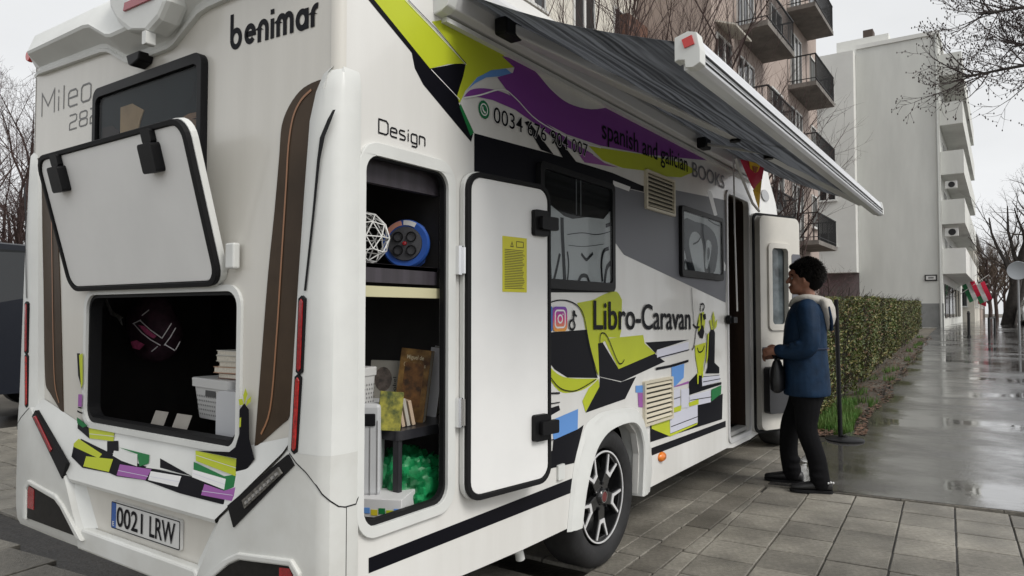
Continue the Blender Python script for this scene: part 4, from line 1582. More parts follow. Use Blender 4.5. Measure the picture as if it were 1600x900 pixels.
# ---- entry door
mb = MB()
mb.prism(rrect(3.825, 4.425, .335, 2.265, .065), side, -.012, .004, [rrect(3.853, 4.392, .368, 2.232, .045)])
ef = mb.build('door_frame', ALUW, VAN, bevel=.004)
mb = MB()
vs = [(x, y, z) for x in (3.845, 4.40) for y in (.036, .9) for z in (.36, 2.24)]
mb.add(vs, [(4, 6, 7, 5), (2, 3, 7, 6), (0, 2, 6, 4), (1, 5, 7, 3), (0, 1, 3, 2)])
mb.build('entry_lining', mat('dark_brown_panel', (.035, .022, .016), .35, var=.3, vscale=12, stretch=(1, 1, .1)), VAN)
mb = MB()
mb.box(3.87, 4.385, .02, .30, .37, .40)
mb.build('entry_step', mat('step_grey', (.35, .35, .34), .5), VAN)
mb = MB()
mb.lathe([(0, -.03), (.03, -.028), (.035, -.01), (.035, 0)], lambda a, b, w: (3.80 + a, w - .012, 1.27 + b), 16)
mb.prism(rrect(3.81, 3.90, 1.245, 1.29, .01), side, -.06, -.035)
mb.build('door_catch', BLACKP, VAN, smooth=40)
HO = Vector((4.41, -.03, 0))
HU = Vector((.50, -.215, 0)).normalized()
HN = Vector((-.215, -.50, 0)).normalized()
leaf = lambda u, v, w: tuple(HO + HU * u + Vector((0, 0, 1)) * v + HN * w)
mb = MB()
mb.prism(rrect(0, .565, .335, 2.15, .06), leaf, -.03, 0)
ed = mb.build('entry_door', WHITE, VAN, bevel=.004)
mb = MB()
mb.prism(rrect(.0, .565, .335, 2.15, .06), leaf, 0, .012, [rrect(.02, .545, .36, 2.13, .045)])
mb.build('door_seal', RUBBER, ed)
mb = MB()
mb.prism(rrect(.035, .55, .36, 2.125, .06), leaf, 0, .05, [rrect(.13, .41, 1.18, 1.90, .05)])
mb.build('door_lining', mat('door_cream', (.64, .62, .57), .4, var=.03), ed, bevel=.018)
mb = MB()
mb.prism(rrect(.125, .415, 1.175, 1.905, .05), leaf, .022, .066, [rrect(.17, .375, 1.225, 1.86, .035)])
mb.build('window_frame', MATS['door_cream'], ed, bevel=.008)
mb = MB()
mb.prism(rrect(.165, .38, 1.22, 1.865, .035), leaf, .010, .016)
mb.build('door_window', mat('door_glass', (.10, .12, .13), .05, var=.6, vscale=5, spec=.6), ed)
mb = MB()
mb.prism(rrect(.06, .52, .50, .88, .03), leaf, .05, .11)
bn = mb.build('waste_bin', mat('bin_dark', (.035, .035, .038), .4), ed, bevel=.02)
mb = MB()
mb.prism([(.05, .99), (.545, .99), (.545, 1.04), (.05, 1.04)], leaf, .05, .056)
mb.build('door_band', GREYV, ed)
mb = MB()
mb.tube([leaf(.49, 1.05, .05), leaf(.49, 1.07, .085), leaf(.49, 1.42, .085), leaf(.49, 1.44, .05)], .014, 8)
mb.build('grab_handle', ALUW, ed, smooth=40)
mb = MB()
mb.prism(rrect(.44, .555, 1.40, 1.82, .02), leaf, .0505, .054)
mb.build('grey_door_panel', GREYV, ed)

# ---- awning
AW = MB()
AW.prism([(0.002, 2.435), (-.032, 2.438), (-.058, 2.452), (-.076, 2.50), (-.074, 2.575), (-.05, 2.61), (.002, 2.615)], lambda u, v, w: (w, u, v), .50, 4.50)
awn = AW.build('awning', ALUW, VAN, bevel=.004)
mb = MB()
mb.prism([(.004, 2.425), (-.036, 2.43), (-.066, 2.445), (-.086, 2.50), (-.082, 2.582), (-.05, 2.622), (.004, 2.625)], lambda u, v, w: (w, u, v), .455, .505)
mb.build('end_cap', WHITE2, awn, bevel=.006)
mb = MB()
mb.lathe([(0, -.006), (.016, -.005), (.018, 0)], lambda a, b, w: (.455 + w, -.045 + a, 2.53 + b), 14)
mb.build('red_reflector', REDB, awn)
mb = MB()
mb.bar((.50, -.012, 2.418), (4.5, -.012, 2.418), .03, .018)
mb.build('wall_rail', WHITE2, awn)
AY, AZ = -.960, 2.105
FAB = mat('awning_fabric', (.055, .062, .070), .8, bump=.1, bscale=300)
n2, l2 = FAB.node_tree.nodes, FAB.node_tree.links
tcc = n2.new('ShaderNodeTexCoord')
mpp = n2.new('ShaderNodeMapping')
mpp.inputs['Scale'].default_value = (.5, 30, 30)
l2.new(tcc.outputs['Object'], mpp.inputs[0])
tt = n2.new('ShaderNodeTexNoise')
tt.inputs['Scale'].default_value = 1.0
tt.inputs['Detail'].default_value = 4
l2.new(mpp.outputs[0], tt.inputs['Vector'])
rr = n2.new('ShaderNodeValToRGB')
rr.color_ramp.elements[0].position = .40
rr.color_ramp.elements[1].position = .60
rr.color_ramp.elements[0].color = (.044, .046, .050, 1)
rr.color_ramp.elements[1].color = (.108, .112, .118, 1)
l2.new(tt.outputs['Fac'], rr.inputs[0])
l2.new(rr.outputs[0], n2['Principled BSDF'].inputs['Base Color'])
trn = n2.new('ShaderNodeBsdfTranslucent')
gain = n2.new('ShaderNodeMix')
gain.data_type = 'RGBA'
gain.blend_type = 'MULTIPLY'
gain.inputs['Factor'].default_value = 1
gain.inputs['B'].default_value = (4.2, 4.2, 4.2, 1)
l2.new(rr.outputs[0], gain.inputs['A'])
l2.new(gain.outputs['Result'], trn.inputs['Color'])
msh = n2.new('ShaderNodeMixShader')
msh.inputs[0].default_value = .45
l2.new(n2['Principled BSDF'].outputs[0], msh.inputs[1])
l2.new(trn.outputs[0], msh.inputs[2])
l2.new(msh.outputs[0], n2['Material Output'].inputs['Surface'])
mb = MB()
nx, ny = 30, 10
vs = []
for i in range(nx + 1):
    x = .535 + 3.93 * i / nx
    for j in range(ny + 1):
        t = j / ny
        vs.append((x, -.066 + (AY + .025 + .066) * t, 2.522 + (AZ + .034 - 2.522) * t - .028 * math.sin(math.pi * t) + .003 * math.sin(i * 2.1)))
mb.add(vs, [(i * (ny + 1) + j, (i + 1) * (ny + 1) + j, (i + 1) * (ny + 1) + j + 1, i * (ny + 1) + j + 1) for i in range(nx) for j in range(ny)])
fab = mb.build('awning_fabric', FAB, awn, smooth=60, fix=False)
sm_ = fab.modifiers.new('thick', 'SOLIDIFY')
sm_.thickness = .002
mb = MB()
mb.prism([(AY + .0410, AZ + .0451), (AY + .0082, AZ + .0540), (AY - .0123, AZ + .0475), (AY - .0246, AZ + .0000), (AY - .0180, AZ - .0099), (AY - .0246, AZ - .0164), (AY - .0246, AZ - .0369), (AY - .0082, AZ - .0451), (AY + .0369, AZ - .0410), (AY + .0410, AZ + .0000)],
         lambda u, v, w: (w, u, v), .56, 4.47)
fb_ = mb.build('lead_bar', ALU, awn, bevel=.003)
mb = MB()
mb.bar((.56, AY - .0250, AZ - .0024), (4.47, AY - .0250, AZ - .0024), .004, .006)
mb.bar((.56, AY - .0259, AZ - .0246), (4.47, AY - .0259, AZ - .0246), .004, .004)
mb.build('bar_groove', RUBBER, fb_)
for xa, xb in ((.515, .562), (4.468, 4.50)):
    mb = MB()
    mb.prism([(AY + .0492, AZ + .0492), (AY + .0082, AZ + .0607), (AY - .0205, AZ + .0525), (AY - .0311, AZ + .0000), (AY - .0311, AZ - .0410), (AY - .0082, AZ - .0516), (AY + .0164, AZ - .0475), (AY + .0180, AZ - .0246), (AY + .0369, AZ - .0212), (AY + .0492, AZ - .0246)],
             lambda u, v, w: (w, u, v), xa, xb)
    mb.build('bar_end_cap', WHITE2, fb_, bevel=.006)
mb = MB()
mb.prism([(AY + .0246, AZ + .0369), (AY - .0065, AZ + .0451), (AY - .0147, AZ + .0164), (AY + .0164, AZ + .0099)], lambda u, v, w: (w, u, v), .510, .516)
mb.build('red_reflector', REDB, fb_)
# folding arms
for nm, pa, pb, pc in (('near', (.80, -.10, 2.46), (2.45, -.50, 2.315), (2.30, -.925, 2.15)), ('far', (3.05, -.11, 2.44), (2.95, -.55, 2.30), (4.40, -.86, 2.16))):
    if nm == 'near':
        segs = [(pa, pb, .055, .05), (pb, pc, .022, .022)]
    else:
        segs = [(pa, pb, .022, .022), (pb, pc, .06, .055)]
    mb = MB()
    mb.bar(*segs[0])
    ar = mb.build('folding_arm', ALUW, awn, bevel=.008)
    mb = MB()
    mb.bar(*segs[1])
    mb.build('forearm', ALUW, ar, bevel=.006)
    mb = MB()
    mb.tube([(pb[0], pb[1], pb[2] - .035), (pb[0], pb[1], pb[2] + .035)], .03, 12)
    mb.build('elbow_joint', BLACKP, ar)
    mb = MB()
    mb.obox(pa, (.06, 0, 0), (0, .03, 0), (0, 0, .035))
    mb.build('shoulder_bracket', BLACKP, ar, bevel=.01)

# ------------------------------------------------------------------ things in the garage
PLW = mat('white_plastic_basket', (.60, .60, .59), .4)


def facing(c, yaw=0.0):                       # a frame at c whose front looks at the photographer
    n = Vector((CAM.x - c[0], CAM.y - c[1], 0)).normalized()
    n = Matrix.Rotation(yaw, 3, 'Z') @ n
    u = Vector((0, 0, 1)).cross(n)
    return u.normalized(), Vector((0, 0, 1)), n


def box_thing(name, label, cat, c, w, h, d, m_, yaw=0.0, tilt=0.0, pages=None, group=None, bevel=.002):
    """upright slab with its front towards the viewer; c = centre of the bottom front edge"""
    u, v, n = facing(c, yaw)
    v = (Matrix.Rotation(tilt, 3, n) @ v)
    u = v.cross(n)
    mb = MB()
    mb.obox(Vector(c) + v * h / 2 - n * d / 2, u * w / 2, v * h / 2, n * d / 2)
    o = mb.build(name, m_, bevel=bevel)
    tag(o, label, cat, group)
    return o, u, v, n


def book_up(label, c, w, h, d, m_, yaw, tilt, lean=0.0):
    """a standing book: cover boards, spine, pages"""
    u, v, n = facing(c, yaw)
    v = Matrix.Rotation(tilt, 3, n) @ v
    v = Matrix.Rotation(-lean, 3, v.cross(n).normalized()) @ v
    u = v.cross(n).normalized()
    n = u.cross(v).normalized()
    c = Vector(c)
    e = empty('book', c, label, 'book', 'books in the side locker')
    mb = MB()
    mb.obox(c + v * h / 2, u * w / 2, v * h / 2, n * .0015)
    mb.build('cover', m_, e)
    mb = MB()
    mb.obox(c + v * h / 2 - n * (d), u * w / 2, v * h / 2, n * .0015)
    mb.build('back_cover', m_, e)
    mb = MB()
    mb.obox(c + v * h / 2 - n * d / 2 + u * .002, u * (w / 2 - .003), v * (h / 2 - .003), n * (d / 2 - .0018))
    mb.build('pages', mat('book_pages', (.60, .56, .48), .8, var=.1, vscale=120), e)
    return e, c, u, v, n


# cable reel
rc = S(636, 366, .16)
rc.z = 1.49 + .093
u, v, n = facing(rc, -.25)
fn = lambda a, b, w: tuple(rc + u * a + v * b + n * w)
reel = empty('cable_reel', (rc.x, rc.y, 1.49), 'blue round cable reel with black socket hub in the upper locker', 'cable reel')
RB = mat('reel_blue', (.02, .08, .34), .35, var=.1, vscale=20)
mb = MB()
mb.lathe([(.0, -.05), (.088, -.05), (.093, -.045), (.093, -.03), (.07, -.025), (.07, .0), (.092, .004), (.093, .02), (.086, .028), (.066, .026)], fn, 40)
mb.build('drum', RB, reel, smooth=40)
mb = MB()
mb.lathe([(.066, .022), (.064, .034), (.0, .036)], fn, 36)
hub = mb.build('socket_hub', mat('hub_grey', (.05, .05, .055), .4), reel, smooth=40)
for k in range(4):
    a = R_(45 + 90 * k)
    mb = MB()
    mb.lathe([(.0, .028), (.015, .029), (.017, .043), (.019, .043), (.020, .034)], lambda p, q, w, a=a: fn(.036 * math.cos(a) + p, .036 * math.sin(a) + q, w), 16)
    mb.build('socket', BLACKP, hub, smooth=40)
mb = MB()
mb.lathe([(0, .044), (.007, .043), (.009, .034)], fn, 12)
mb.build('thermal_switch', REDL, hub)
mb = MB()
for a0, a1, mm in ((100, 150, 0), (60, 95, 1)):
    pts = [(.080 * math.cos(R_(a0 + (a1 - a0) * k / 6)), .080 * math.sin(R_(a0 + (a1 - a0) * k / 6))) for k in range(7)]
    mb.ribbon(pts, .018, lambda p, q: fn(p, q, .0292), mi=mm)
mb.build('label_print', [mat('label_pink', (.55, .25, .18), .5), mat('label_white', (.6, .6, .6), .5)], reel, fix=False)

# white wire polyhedron lamp
wc = S(566, 345, .17)
wr = .098
wc.z = 1.49 + wr
lampw = None
import bmesh
bm = bmesh.new()
bmesh.ops.create_icosphere(bm, subdivisions=2, radius=wr)
mb = MB()
for e in bm.edges:
    a, b = e.verts[0].co + wc, e.verts[1].co + wc
    mb.bar(a, b, .0035, .0035)
bm.free()
lampw = mb.build('wire_lampshade', mat('white_wire', (.72, .72, .70), .4), fix=False)
tag(lampw, 'white wire polyhedron lampshade next to the blue cable reel', 'lampshade')

# black stool that carries the books
STK = mat('stool_black', (.018, .018, .022), .35, var=.15, vscale=20)
st = empty('plastic_stool', (.40, .25, .602), 'small black plastic stool with books standing on it', 'stool')
sz = S(628, 672, .105).z
stx = S(628, 672, .105).x
mb = MB()
mb.prism(rrect(stx - .035, stx + .36, .09, .46, .03), lambda a, b, w: (a, b, w), sz - .035, sz)
mb.build('seat', STK, st, bevel=.008)
for x in (stx - .012, stx + .33):
    for y in (.115, .435):
        mb = MB()
        mb.bar((x, y, .602), (x, y, sz - .03), .03, .022)
        mb.build('leg', STK, st, bevel=.004)

# books on the stool
COVB = mat('cover_brown_art', (.33, .19, .06), .35, col2=(.055, .025, .015), vscale=14)
COVW = mat('cover_white', (.58, .58, .60), .4, var=.04)
COVG = mat('cover_green_art', (.36, .33, .05), .35, col2=(.04, .06, .02), vscale=28)
COVP = mat('cover_beige', (.42, .40, .35), .45, var=.06)
PAGE2 = mat('cover_tan', (.50, .38, .27), .5)
p = S(637, 655, .22)
e, c, u, v, n = book_up('large brown art covered book leaning on the black stool', (p.x, p.y, sz + .002), .125, .285, .035, COVB, -.35, -.10, .08)
mb = MB()
mb.obox(c + v * .145 + n * .002 + u * .0, u * .040, v * .085, n * .0006)
mb.build('cover_picture', mat('art_dark', (.05, .03, .02), .4, col2=(.26, .12, .04), vscale=22), e)
for txt, z0_, x_ in (('Miguel de', .245, .035), ('Obras Completas', .215, .045)):
    lettering('cover_title', txt, c + v * z0_ - u * x_, c + v * z0_ + u * x_, v * .016, mat('title_cream', (.62, .55, .38), .5), e, n * .0022, bold=.01)
mb = MB()
mb.ball(c + v * .105 + n * .003 + u * .005, .012, .012, .018)
p = S(671, 655, .24)
book_up('thick white book standing right of the brown art book', (p.x, p.y, sz + .002), .055, .285, .11, COVW, -.15, -.12)
p = S(600, 655, .36)
e, c, u, v, n = book_up('pale book with an oval portrait behind the basket', (p.x, p.y, sz + .06), .12, .175, .02, COVP, -.1, -.04)
mb = MB()
mb.add([c + v * (.10 + .05 * math.sin(k * .393)) + u * (-.008 + .035 * math.cos(k * .393)) + n * .0022 for k in range(16)], [tuple(range(16))])
mb.build('portrait', mat('portrait_dark', (.06, .05, .045), .5, col2=(.25, .2, .17), vscale=30), e, fix=False)
lettering('cover_title', 'Nobel', c + v * .03 + u * .045, c + v * .11 + u * .045, -u * .014, VINYLK, e, n * .0022)
p = S(607, 668, .13)
book_up('small book with yellow green cover at the stool edge', (p.x, p.y, sz + .002), .085, .14, .012, COVG, .15, -.10)
for k, lb in enumerate(('first of three tan paperbacks beside the yellow green book', 'middle one of three tan paperbacks on the stool', 'last of three tan paperbacks in front of the brown art book')):
    p = S(631 + 8 * k, 664 - 3 * k, .14)
    u, v, n = facing(p, .9)
    o, *_ = box_thing('book', lb, 'book', (p.x, p.y, sz + .002), .014, .115 - .01 * k, .07, PAGE2 if k != 1 else COVP, .35, .20, group='books in the side locker')


for k, (px, py, w_, h_, cc_, lb) in enumerate(((655, 652, .018, .20, (.30, .06, .05), 'slim dark red book wedged between the brown and the white book'), (662, 652, .016, .215, (.10, .14, .24), 'slim blue book beside the thick white book'))):
    p = S(px, py, .30)
    box_thing('book', lb, 'book', (p.x, p.y, sz + .002), w_, h_, .12, mat('spine_%d' % k, cc_, .5, var=.15, vscale=20), .2, -.08, group='books in the side locker')


def basket(label, c, w, d, h, yaw):
    e = empty('storage_basket', c, label, 'basket')
    cs, sn = math.cos(yaw), math.sin(yaw)
    T = lambda x, y, z: (c[0] + x * cs - y * sn, c[1] + x * sn + y * cs, c[2] + z)
    mb = MB()
    mb.loft([[T(x, y, z) for x, y in rrect(-w / 2 * s_, w / 2 * s_, -d / 2 * s_, d / 2 * s_, .02)] for z, s_ in ((0, .86), (h * .02, .88), (h * .8, .98), (h * .8, .95), (.01, .85))], caps=False)
    mb.add([T(x, y, .005) for x, y in rrect(-w / 2 * .86, w / 2 * .86, -d / 2 * .86, d / 2 * .86, .02)], [tuple(range(28))])
    bd = mb.build('bowl', PLW, e, smooth=40)
    mb = MB()
    mb.loft([[T(x, y, z) for x, y in rrect(-w / 2 * s_, w / 2 * s_, -d / 2 * s_, d / 2 * s_, .02)] for z, s_ in ((h * .80, 1.0), (h * .80, 1.04), (h, 1.05), (h + .004, 1.02))])
    mb.build('lid', PLW, e, bevel=.003)
    mb = MB()
    nx, nz_ = max(4, int(w / .02)), 5
    for side_ in range(2):
        ln = w if side_ == 0 else d
        k = max(3, int(ln / .018))
        for i in range(k):
            for j in range(nz_):
                t = (i + .5 + .25 * (j % 2)) / k - .5
                s_ = .885 + .095 * (j + 1) / 7
                z = h * .12 + h * .6 * j / (nz_ - 1) * .75
                s2 = .88 + .10 * z / (h * .8)
                a = t * ln * .82
                o_ = (d if side_ == 0 else w) / 2 * s2 + .0012
                q = [(a - .004, z), (a, z - .005), (a + .004, z), (a, z + .005)]
                if side_ == 0:
                    mb.add([T(x, -o_, zz) for x, zz in q], [(0, 1, 2, 3)])
                else:
                    mb.add([T(-o_, x, zz) for x, zz in q], [(0, 1, 2, 3)])
    hl = mb.build('lattice_holes', mat('hole_grey', (.16, .16, .16), .7), bd, fix=False)
    hl['kind'] = 'stuff'
    mb = MB()
    mb.obox(T(-w / 2 * .975 - .001, 0, h * .66), (.0015 * cs, .0015 * sn, 0), Vector(T(0, .04, 0)) - Vector(T(0, 0, 0)), (0, 0, .012))
    mb.build('label_holder', mat('label_dark', (.06, .06, .06), .5), bd)
    return e


p = S(566, 634, .24)
basket('white lattice basket on top of the grey cooler box', (p.x - .03, p.y + .02, p.z), .13, .13, .14, .2)
# grey upright cooler box
p = S(574, 775, .17)
p2 = S(574, 632, .17)
e = empty('cooler_box', (p.x, p.y, p.z), 'pale grey upright cooler box under the lattice basket', 'cooler box')
u, v, n = facing(p, -.1)
GREYP = mat('pale_grey_plastic', (.48, .49, .50), .4, var=.03)
hh = p2.z - p.z
mb = MB()
mb.obox(p + v * hh / 2 - n * .10 - u * .03, u * .075, v * hh / 2, n * .10)
bd = mb.build('body', GREYP, e, bevel=.012)
mb = MB()
mb.obox(p + v * (hh - .055) + n * .003 + u * .005, u * .022, v * .022, n * .004)
mb.build('catch', BLACKP, e, bevel=.008)
mb = MB()
mb.obox(p + v * hh * .42 + n * .001 + u * .008, u * .0015, v * hh * .42, n * .002)
mb.build('groove', MIDG, bd)
mb = MB()
mb.obox(p + v * hh * .42 + n * .001 + u * .034, u * .0015, v * hh * .40, n * .002)
mb.build('groove', MIDG, bd)
# printed boxes on the floor by the sill
p = S(590, 802, .15)
bx1, u, v, n = box_thing('box', 'flat green box lying on a white box at the sill', 'box', (p.x, p.y, p.z), .15, .045, .16, mat('box_green', (.05, .22, .05), .5, var=.15, vscale=30), -.35)
p = S(597, 828, .10)
bx2, u, v, n = box_thing('box', 'white box with colourful printed edge on the locker floor', 'box', (p.x - .02, p.y, max(.603, p.z - .0)), .17, .065, .16, mat('box_white', (.62, .62, .62), .5), -.35)
mb = MB()
for k in range(6):
    cc_ = Vector((p.x - .02, p.y, max(.603, p.z))) + u * (-.07 + .028 * k) + v * (.018 + .006 * (k % 2)) + n * .0012
    mb.obox(cc_, u * .012, v * .010, n * .0006, mi=k % 4)
pr1 = mb.build('printed_edge', [LIME, BLUE, mat('print_yellow', (.6, .5, .03), .5), GREEN], bx2)
# green shaggy cushion
GRN = mat('green_film', (.012, .29, .095), .42, col2=(.003, .085, .025), vscale=16, spec=.4)
gc = S(645, 770, .22)
mb = MB()
cen = Vector((gc.x - .03, .235, .61))
ballv = MB().ball((0, 0, 0), .20, .185, .175, 90, 60)
vs = []
for vv in ballv.v:
    q = Vector(vv)
    n1 = 1 - abs(noise.noise(q * 13)) * 2
    n2_ = 1 - abs(noise.noise(q * 27 + Vector((3, 1, 7)))) * 2
    n3 = 1 - abs(noise.noise(q * 55 + Vector((9, 4, 2)))) * 2
    q *= .82 + .16 * n1 + .09 * n2_ + .045 * n3
    vs.append(cen + Vector((q.x, max(q.y, -.17), max(q.z, -.004))))
mb.add(vs, ballv.f)
cush = mb.build('plastic_bundle', GRN, smooth=35)
tag(cush, 'crumpled shiny green plastic bundle under the black stool', 'bundle')

# ---- in the rear opening
bp_ = RR(343, 655, .22)
basket('white lattice storage basket in the rear opening', (.30, bp_.y - .02, bp_.z), .26, .30, .165, -.10)
btop = bp_.z + .172
cols = [((.16, .07, .045), 'dark red'), ((.42, .25, .16), 'tan'), ((.52, .48, .40), 'cream'), ((.55, .53, .47), 'ivory'), ((.60, .59, .54), 'white')]
zz = btop
for k, ((cc_, nm_)) in enumerate(cols):
    h_ = (.022, .026, .02, .024, .02)[k]
    e = empty('book', (.26, bp_.y - .12, zz), '%s book lying %s of the stack on the rear basket' % (nm_, ('at the bottom', 'second from the bottom', 'in the middle', 'second from the top', 'on top')[k]), 'book', 'stacked books in the rear opening')
    rz = rnd.uniform(-.12, .12)
    M_ = Matrix.Rotation(rz, 3, 'Z')
    ctr = Vector((.25 + rnd.uniform(-.008, .008), bp_.y - .125 + rnd.uniform(-.01, .01) + .015 * (k < 2), zz + h_ / 2))
    mb = MB()
    mb.obox(ctr, M_ @ Vector((.062, 0, 0)), M_ @ Vector((0, .085, 0)), (0, 0, h_ / 2 - .003))
    mb.build('pages', MATS['book_pages'], e)
    mb = MB()
    for s_ in (-1, 1):
        mb.obox(ctr + Vector((0, 0, s_ * (h_ / 2 - .0015))), M_ @ Vector((.065, 0, 0)), M_ @ Vector((0, .088, 0)), (0, 0, .0013))
    mb.obox(ctr + M_ @ Vector((0, -.0885, 0)), M_ @ Vector((.065, 0, 0)), M_ @ Vector((0, .0012, 0)), (0, 0, h_ / 2))
    mb.build('cover', mat('book_cover_%d' % k, cc_, .5, var=.08), e)
    zz += h_ + .0005
wb = RR(357, 695, .10)
mb = MB()
mb.prism(rrect(wb.y - .075, wb.y + .085, wb.z - .01, wb.z + .20, .035), lambda a, b, w: (w, a, b), .10, .16)
o = mb.build('white_case', mat('case_white', (.52, .53, .55), .4), bevel=.008)
tag(o, 'pale rounded case standing in the right corner of the rear opening', 'case')
for k, (px, py, w_, lb) in enumerate(((245, 672, .10, 'left loose paper card at the sill of the rear opening'), (280, 680, .11, 'wider loose paper card at the sill of the rear opening'))):
    q = RR(px, py + 8, .12)
    mb = MB()
    mb.obox((.13, q.y, .872), (.0008, 0, .0), (0, w_ / 2, 0), (.012, 0, .03))
    o = mb.build('paper_card', mat('paper_%d' % k, (.30, .28, .25), .7, var=.1), bevel=.001)
    tag(o, lb, 'card')
# plaid bag in the dark
pb_ = RR(235, 512, .40)
PLAID = mat('plaid_dark', (.035, .012, .022), .8, var=.4, vscale=30)
bag = empty('plaid_bag', (.42, pb_.y, pb_.z - .16), 'dark plaid bag hanging in the shade of the rear opening', 'bag')
ballv = MB().ball((0, 0, 0), .10, .19, .17, 20, 12)
mb = MB()
vs = []
for vv in ballv.v:
    q = Vector(vv)
    q *= 1 + .2 * noise.noise(q * 7)
    vs.append(Vector((.42, pb_.y, pb_.z)) + q)
mb.add(vs, ballv.f)
mb.build('body', PLAID, bag, smooth=60)
mb = MB()
Zp = zin(150, 450, 6.667)
for pts in ([(390, 370), (480, 470), (570, 540), (670, 597)], [(460, 340), (570, 440), (690, 525)], [(785, 370), (735, 450), (690, 520)], [(830, 415), (775, 510), (712, 595)], [(720, 590), (820, 650)], [(875, 560), (830, 640)],
            [(385, 372), (465, 335)], [(640, 610), (580, 660)], [(550, 230), (480, 285)]):
    mb.tube([RR(*Zp(*q), .29) for q in pts], .0028, 4)
mb.build('white_stripe', mat('stripe_grey', (.62, .61, .62), .7), bag)
for pts in ([(440, 385), (500, 400), (580, 470), (625, 500), (600, 525), (520, 480)], [(360, 560), (420, 545), (500, 590), (450, 645), (380, 625)]):
    mb = MB()
    mb.prism([(lambda w: (w.y, w.z))(RR(*Zp(*q), .295)) for q in pts], rear, .295, .298)
    mb.build('pink_patch', mat('plaid_pink', (.42, .06, .16), .8, var=.3, vscale=40), bag)
mb = MB()
mb.prism([(lambda w: (w.y, w.z))(RR(*Zp(*q), .30)) for q in [(80, 100), (110, 120), (165, 240), (280, 310), (255, 320), (270, 390), (220, 310), (150, 280)]], rear, .30, .304)
mb.build('handle', mat('strap_grey', (.30, .30, .29), .8, var=.3, vscale=40), bag)

# ------------------------------------------------------------------ flag, cord and stand by the door
fl = lambda px, py, y=-.22: S(px, py, y)
flag = empty('spanish_flag', fl(1175, 262), 'red and yellow flag folded to a point under the awning end', 'flag')
FRED = mat('flag_red', (.66, .015, .06), .7)
FYEL = mat('flag_yellow', (.92, .56, .02), .7)


def cloth(name, pts, m_, parent, y, wob=.012):
    mb = MB()
    q = [fl(px, py, y) for px, py in pts]
    c = sum(q, Vector()) / len(q)
    n = len(q)
    fr = [v_ + Vector((0, wob * math.sin(7 * i), 0)) for i, v_ in enumerate(q)] + [c + Vector((0, -wob, 0))]
    bk = [v_ + Vector((0, .003, 0)) for v_ in fr]
    N = n + 1
    mb.add(fr + bk, [(i, (i + 1) % n, n) for i in range(n)] + [(N + (i + 1) % n, N + i, N + n) for i in range(n)] + [(i, N + i, N + (i + 1) % n, (i + 1) % n) for i in range(n)])
    return mb.build(name, m_, parent)


cloth('red_stripe', [(1157, 249), (1170, 251), (1197, 258), (1193, 280), (1184, 288), (1177, 296), (1172, 290)], FRED, flag, -.22)
cloth('yellow_stripe', [(1171, 252), (1189, 257), (1183, 274), (1176, 279)], FYEL, flag, -.228, .004)
cloth('yellow_tip', [(1177, 297), (1184, 289), (1193, 281), (1190, 305), (1187, 327), (1180, 312)], FYEL, flag, -.222)
cloth('emblem', [(1176, 259), (1185, 261), (1182, 270), (1178, 268)], mat('flag_emblem', (.38, .12, .03), .7, var=.4, vscale=60), flag, -.236, .002)
mb = MB()
mb.tube([fl(1149, 247), fl(1160, 280), fl(1176, 318), fl(1186, 330)], .010, 6)
mb.build('white_hem', mat('flag_white', (.66, .65, .64), .7), flag)
mb = MB()
mb.tube([S(1146, 243, -.14), S(1148, 360, -.14), S(1152, 486, -.10)], .006, 6)
o = mb.build('hanging_cord', ALUW)
tag(o, 'thin pale cord hanging down beside the open doorway', 'cord')

st = empty('post_stand', (6.40, -.34, .02), 'black pole on a round base standing behind the person', 'stand')
mb = MB()
mb.lathe([(0, .05), (.03, .05), (.035, .035), (.17, .022), (.185, .012), (.185, 0)], lambda a, b, w: (6.40 + a, -.37 + b, gz(6.4) + .004 + w), 28)
mb.build('base', BLACKP, st, smooth=40)
mb = MB()
mb.tube([(6.40, -.33, gz(6.4) + .03), (6.40, -.31, 1.46)], .022, 10)
mb.build('pole', BLACKP, st, smooth=40)

# ------------------------------------------------------------------ the person
PX, PY, PA = 4.20, -.47, R_(101)
person = empty('person', (PX, PY, .0), 'person in dark blue jacket with pale hood, looking into the motorhome doorway', 'person')
cP, sP = math.cos(PA), math.sin(PA)


def T(x, y, z):
    return (PX + x * cP - y * sP, PY + x * sP + y * cP, z)


def ell_rings(rows, n=18, cpt=None):
    return [[T(cx + ax * math.cos(2 * math.pi * k / n), cy + ay * math.sin(2 * math.pi * k / n), z) for k in range(n)] for cx, cy, z, ax, ay in rows]


def limb(mb, pts, rad, n=12):
    q = cat_rom([p + (r,) for p, r in zip(pts, rad)], 4, False)
    mb.tube([T(*p[:3]) for p in q], [p[3] for p in q], n)
    for p in (q[0], q[-1]):
        c = T(*p[:3])
        mb.ball(c, p[3] * .98, p[3] * .98, p[3] * .98, 10, 6)


def remesh(o, vox, it=4, f=.6):
    m1 = o.modifiers.new('r', 'REMESH')
    m1.mode = 'VOXEL'
    m1.voxel_size = vox
    m1.use_smooth_shade = True
    m2 = o.modifiers.new('s', 'SMOOTH')
    m2.iterations = it
    m2.factor = f


SKIN = mat('skin', (.27, .125, .08), .5, var=.08, vscale=30)
JACK = mat('jacket_navy', (.007, .0225, .052), .65, spec=.18, var=.25, vscale=9, bump=1.0, bscale=9)
TROU = mat('trousers_black', (.005, .005, .006), .9, spec=.15, bump=.4, bscale=18)
HAIR = mat('hair_black', (.004, .0035, .0035), .75, spec=.08)
HOOD = mat('hood_beige', (.46, .44, .40), .8, var=.08, vscale=20, bump=.2, bscale=60)
SHOE = mat('shoe_black', (.010, .010, .011), .5)

